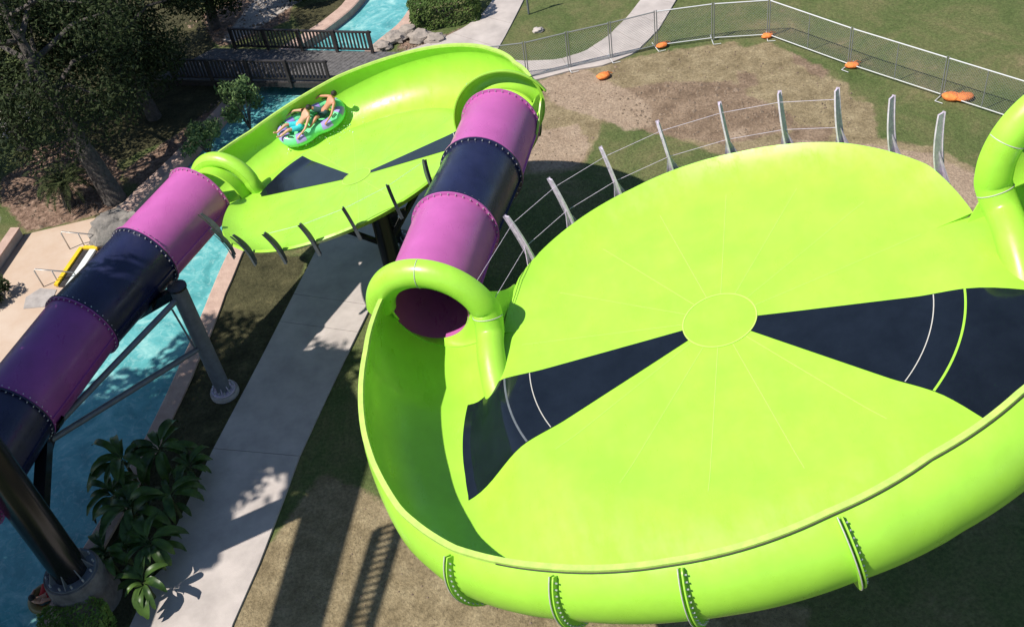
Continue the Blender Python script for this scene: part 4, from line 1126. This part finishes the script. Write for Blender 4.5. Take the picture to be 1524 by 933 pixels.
for i, (a, b, c, lb_) in enumerate([((66, 428), (50, 403), (98, 408), 'steel handrail on the deck at the near end of the yellow edged steps'), ((105, 372), (90, 347), (138, 356), 'steel handrail on the deck beside the grey boulder')]):
    p, q, r_ = at(*a), at(*b, .95), at(*c, .4)
    q = Vector((p.x-.05, p.y+.05, .95)); r_ = Vector((q.x+1.35, q.y+.15, .35))
    root = empty('handrail', p, lb_, 'handrail', RLb)
    mb = MB(); mb.tube([p, q-Vector((0, 0, .08)), q+Vector((.06, 0, 0)), r_, r_-Vector((-.05, 0, .55))], .028, 8); mb.build('rail', 'pipe', root, True)
    mb = MB(); p2_ = p+Vector((.6, .05, 0)); mb.tube([p2_, p2_+Vector((0, 0, .72))], .024, 8); mb.build('upright', 'pipe', root, True)
# pale worn slab near the deck edge
g = at(60, 445); gp = [Vector((g.x+x, g.y+y, .062)) for x, y in ((-.55, -.5), (.5, -.62), (.62, .35), (-.1, .62), (-.6, .2))]
go = obj('deck_mat', gp+[v-Vector((0, 0, .03)) for v in gp], [(0, 1, 2, 3, 4)]+[(i, (i+1) % 5, 5+(i+1) % 5, 5+i) for i in range(5)], 'conc2'); tag(go, 'grey worn mat on the pool deck beside the tube', 'mat')
# low dark wall / planter at the left edge
a, b = at(-30, 440), at(30, 352); root = empty('planter_wall', (a+b)/2, 'low timber planter wall along the left edge of the pool deck', 'wall')
mb = MB(); mb.bar(a+Vector((0, 0, .22)), b+Vector((0, 0, .22)), .34, .44); mb.build('wall_body', 'conc2', root)
mb = MB(); mb.bar(a+Vector((0, 0, .47)), b+Vector((0, 0, .47)), .42, .06); mb.build('cap', 'kerb', root)
q = at(-12, 452); shrub('shrub', (q.x, q.y, 0), .8, .7, .9, 'dark low shrub cut by the left edge beside the planter wall', 'leaf_dark', 1500, .2, 77)
# swimmer partly hidden by the pier
def swimmer():
    p = at(72, 893, -.38); p.z = -.32; a = Vector((.25, 1, 0)).normalized(); sdv = Vector((1, -.25, 0)).normalized()
    T = bpy.data.objects.new('swim_ring', None); COL.objects.link(T); T.location = p; tag(T, 'olive inflatable ring floating on the river behind the concrete pier', 'swim ring')
    mb = MB(); mb.tube([p+Vector((.42*math.cos(t), .42*math.sin(t), .08)) for t in frange(0, 2*PI, 32)[:-1]], .14, 12, False, True); mb.build('ring', mat('olive_vinyl', (.16, .12, .03), .4), T, True)
    V = []; Rr = []; E = []
    def v(q, r): V.append(Vector(q)); Rr.append(r); return len(V)-1
    pe = v(p+Vector((0, 0, .12)), .14); ch = v(p-a*.26+Vector((0, 0, .36)), (.16, .11)); ne = v(p-a*.34+Vector((0, 0, .52)), .05); h0 = v(p-a*.36+Vector((0, 0, .66)), .085); h1 = v(p-a*.37+Vector((0, 0, .75)), .075)
    E += [(pe, ch), (ch, ne), (ne, h0), (h0, h1)]
    for sg in (1, -1):
        s0 = v(p-a*.27+sdv*.2*sg+Vector((0, 0, .40)), .06); e0_ = v(p-a*.1+sdv*.38*sg+Vector((0, 0, .28)), .045); w0 = v(p+a*.12+sdv*.42*sg+Vector((0, 0, .24)), .035); E += [(ch, s0), (s0, e0_), (e0_, w0)]
        for k in range(4):
            f0_ = v(p+a*.19+sdv*(.42*sg+.03-.02*k)+Vector((0, 0, .23)), .010); E.append((w0, f0_))
        l0 = v(p+a*.08+sdv*.1*sg+Vector((0, 0, .14)), .09); k0 = v(p+a*.48+sdv*.14*sg+Vector((0, 0, .32)), .062); f0 = v(p+a*.85+sdv*.13*sg+Vector((0, 0, .14)), .04); t0 = v(p+a*.95+sdv*.13*sg+Vector((0, 0, .2)), .034); E += [(pe, l0), (l0, k0), (k0, f0), (f0, t0)]
    me = skin_mesh('person', V, E, Rr)
    for q in me.polygons: q.use_smooth = True
    me.materials.clear(); me.materials.append(M['skin2']); o = bpy.data.objects.new('person', me); COL.objects.link(o); tag(o, 'person in red swimwear floating on a ring behind the concrete pier', 'person')
    mb = MB()
    for sg in (1, -1): mb.tube([p-a*.06+sdv*.06*sg+Vector((0, 0, .13)), p+a*.1+sdv*.1*sg+Vector((0, 0, .15)), p+a*.36+sdv*.13*sg+Vector((0, 0, .26))], [.15, .12, .09], 12)
    mb.build('swim_shorts', 'red', o, True)
    hc = p-a*.37+Vector((0, 0, .72)); mb = MB(); rows = []
    for i in range(8):
        b = R(90-100*i/7); rows.append([hc-a*.02+Vector((.1*math.cos(b)*math.cos(t), .1*math.cos(b)*math.sin(t), .115*math.sin(b))) for t in frange(0, 2*PI, 16)[:-1]])
    mb.grid(rows, False, True); mb.build('hair', 'hair', o, True)
swimmer()

# ================================================================== START TOWER (left of and below the frame: its stair shades the lawn)
def tower():
    root = empty('start_tower', (-17, 12, 0), 'slide start tower landing and open stair beyond the left edge of the picture', 'tower')
    off = lambda s_, z: Vector((s_[0]-SUN_AZ.x*SHL*z, s_[1]-SUN_AZ.y*SHL*z, z))
    zl = 16.
    c = [at(*p) for p in ((512, 556), (398, 940), (478, 940), (562, 640))]
    c[1] = c[1]+(c[1]-c[0])*.55; c[2] = c[2]+(c[2]-c[3])*.6
    V = [off(q, zl) for q in c]
    mb = MB(); mb.add(V+[v-Vector((0, 0, .15)) for v in V], [(0, 1, 2, 3), (7, 6, 5, 4), (0, 4, 5, 1), (1, 5, 6, 2), (2, 6, 7, 3), (3, 7, 4, 0)]); mb.build('landing', 'wood', root)
    rp_ = [(392, 530), (545, 505), (524, 610), (486, 735), (415, 765), (330, 838), (225, 900), (160, 960), (225, 850), (300, 690)]
    rp_ = [(q.x, q.y) for q in [at(*p) for p in rp_]]; zr = 19.; cell = .16; rf = MB(); bl = [at(372, 752), at(402, 722)]
    x0_, x1_ = min(p[0] for p in rp_), max(p[0] for p in rp_); yy0, yy1 = min(p[1] for p in rp_), max(p[1] for p in rp_)
    for i in range(int((x1_-x0_)/cell)+1):
        for j in range(int((yy1-yy0)/cell)+1):
            x, y = x0_+i*cell, yy0+j*cell
            if not inside(rp_, x, y): continue
            nn = noise.noise(Vector((x*1.6, y*1.6, 5)))
            if min((Vector((x, y, 0))-q).length for q in bl)+nn*.6 < .62 or pdist(rp_, x, y) < .25+nn*.5: continue
            a_ = off((x, y), zr); rf.box(a_, cell*1.02, cell*1.02, .05)
    rf.build('shade_blocker', 'plank', root)  # unseen panel added for shade, cut to the shadow outline with a sun-patch hole
    A0, A1 = at(596, 775), at(548, 935); B0, B1 = at(561, 788), at(512, 945); st = MB(); n = 15
    for k in range(n+10):
        t = k/(n-1); z = 14+.19*k
        a_, b_ = off(A0.lerp(A1, t), z), off(B0.lerp(B1, t), z); st.bar(a_, b_, .12, .05)
    st.build('treads', 'wood', root)
    t1 = (n+9)/(n-1); z1 = 14+.19*(n+9); mb = MB()
    for P, Q in ((A0, A1), (B0, B1)): mb.bar(off(P, 14), off(P.lerp(Q, t1), z1), .16, .3)
    mb.build('stringers', 'wood', root)
    for (x, y) in ((-22.5, 9), (-18.5, 6.5), (-22.5, 4)):
        mb = MB(); mb.tube([(x, y, 0), (x, y, 18)], .2, 10); mb.build('tower_post', 'steel', root)
    mb = MB(); mb.bar((-22.5, 9, 15.7), V[1]-Vector((0, 0, .32)), .25, .3); mb.bar((-18.5, 6.5, 15.7), V[2]-Vector((0, 0, .32)), .25, .3); mb.bar((-22.5, 4, 15.7), (-18.5, 6.5, 15.7), .25, .3); mb.build('beams', 'steel', root)
tower()
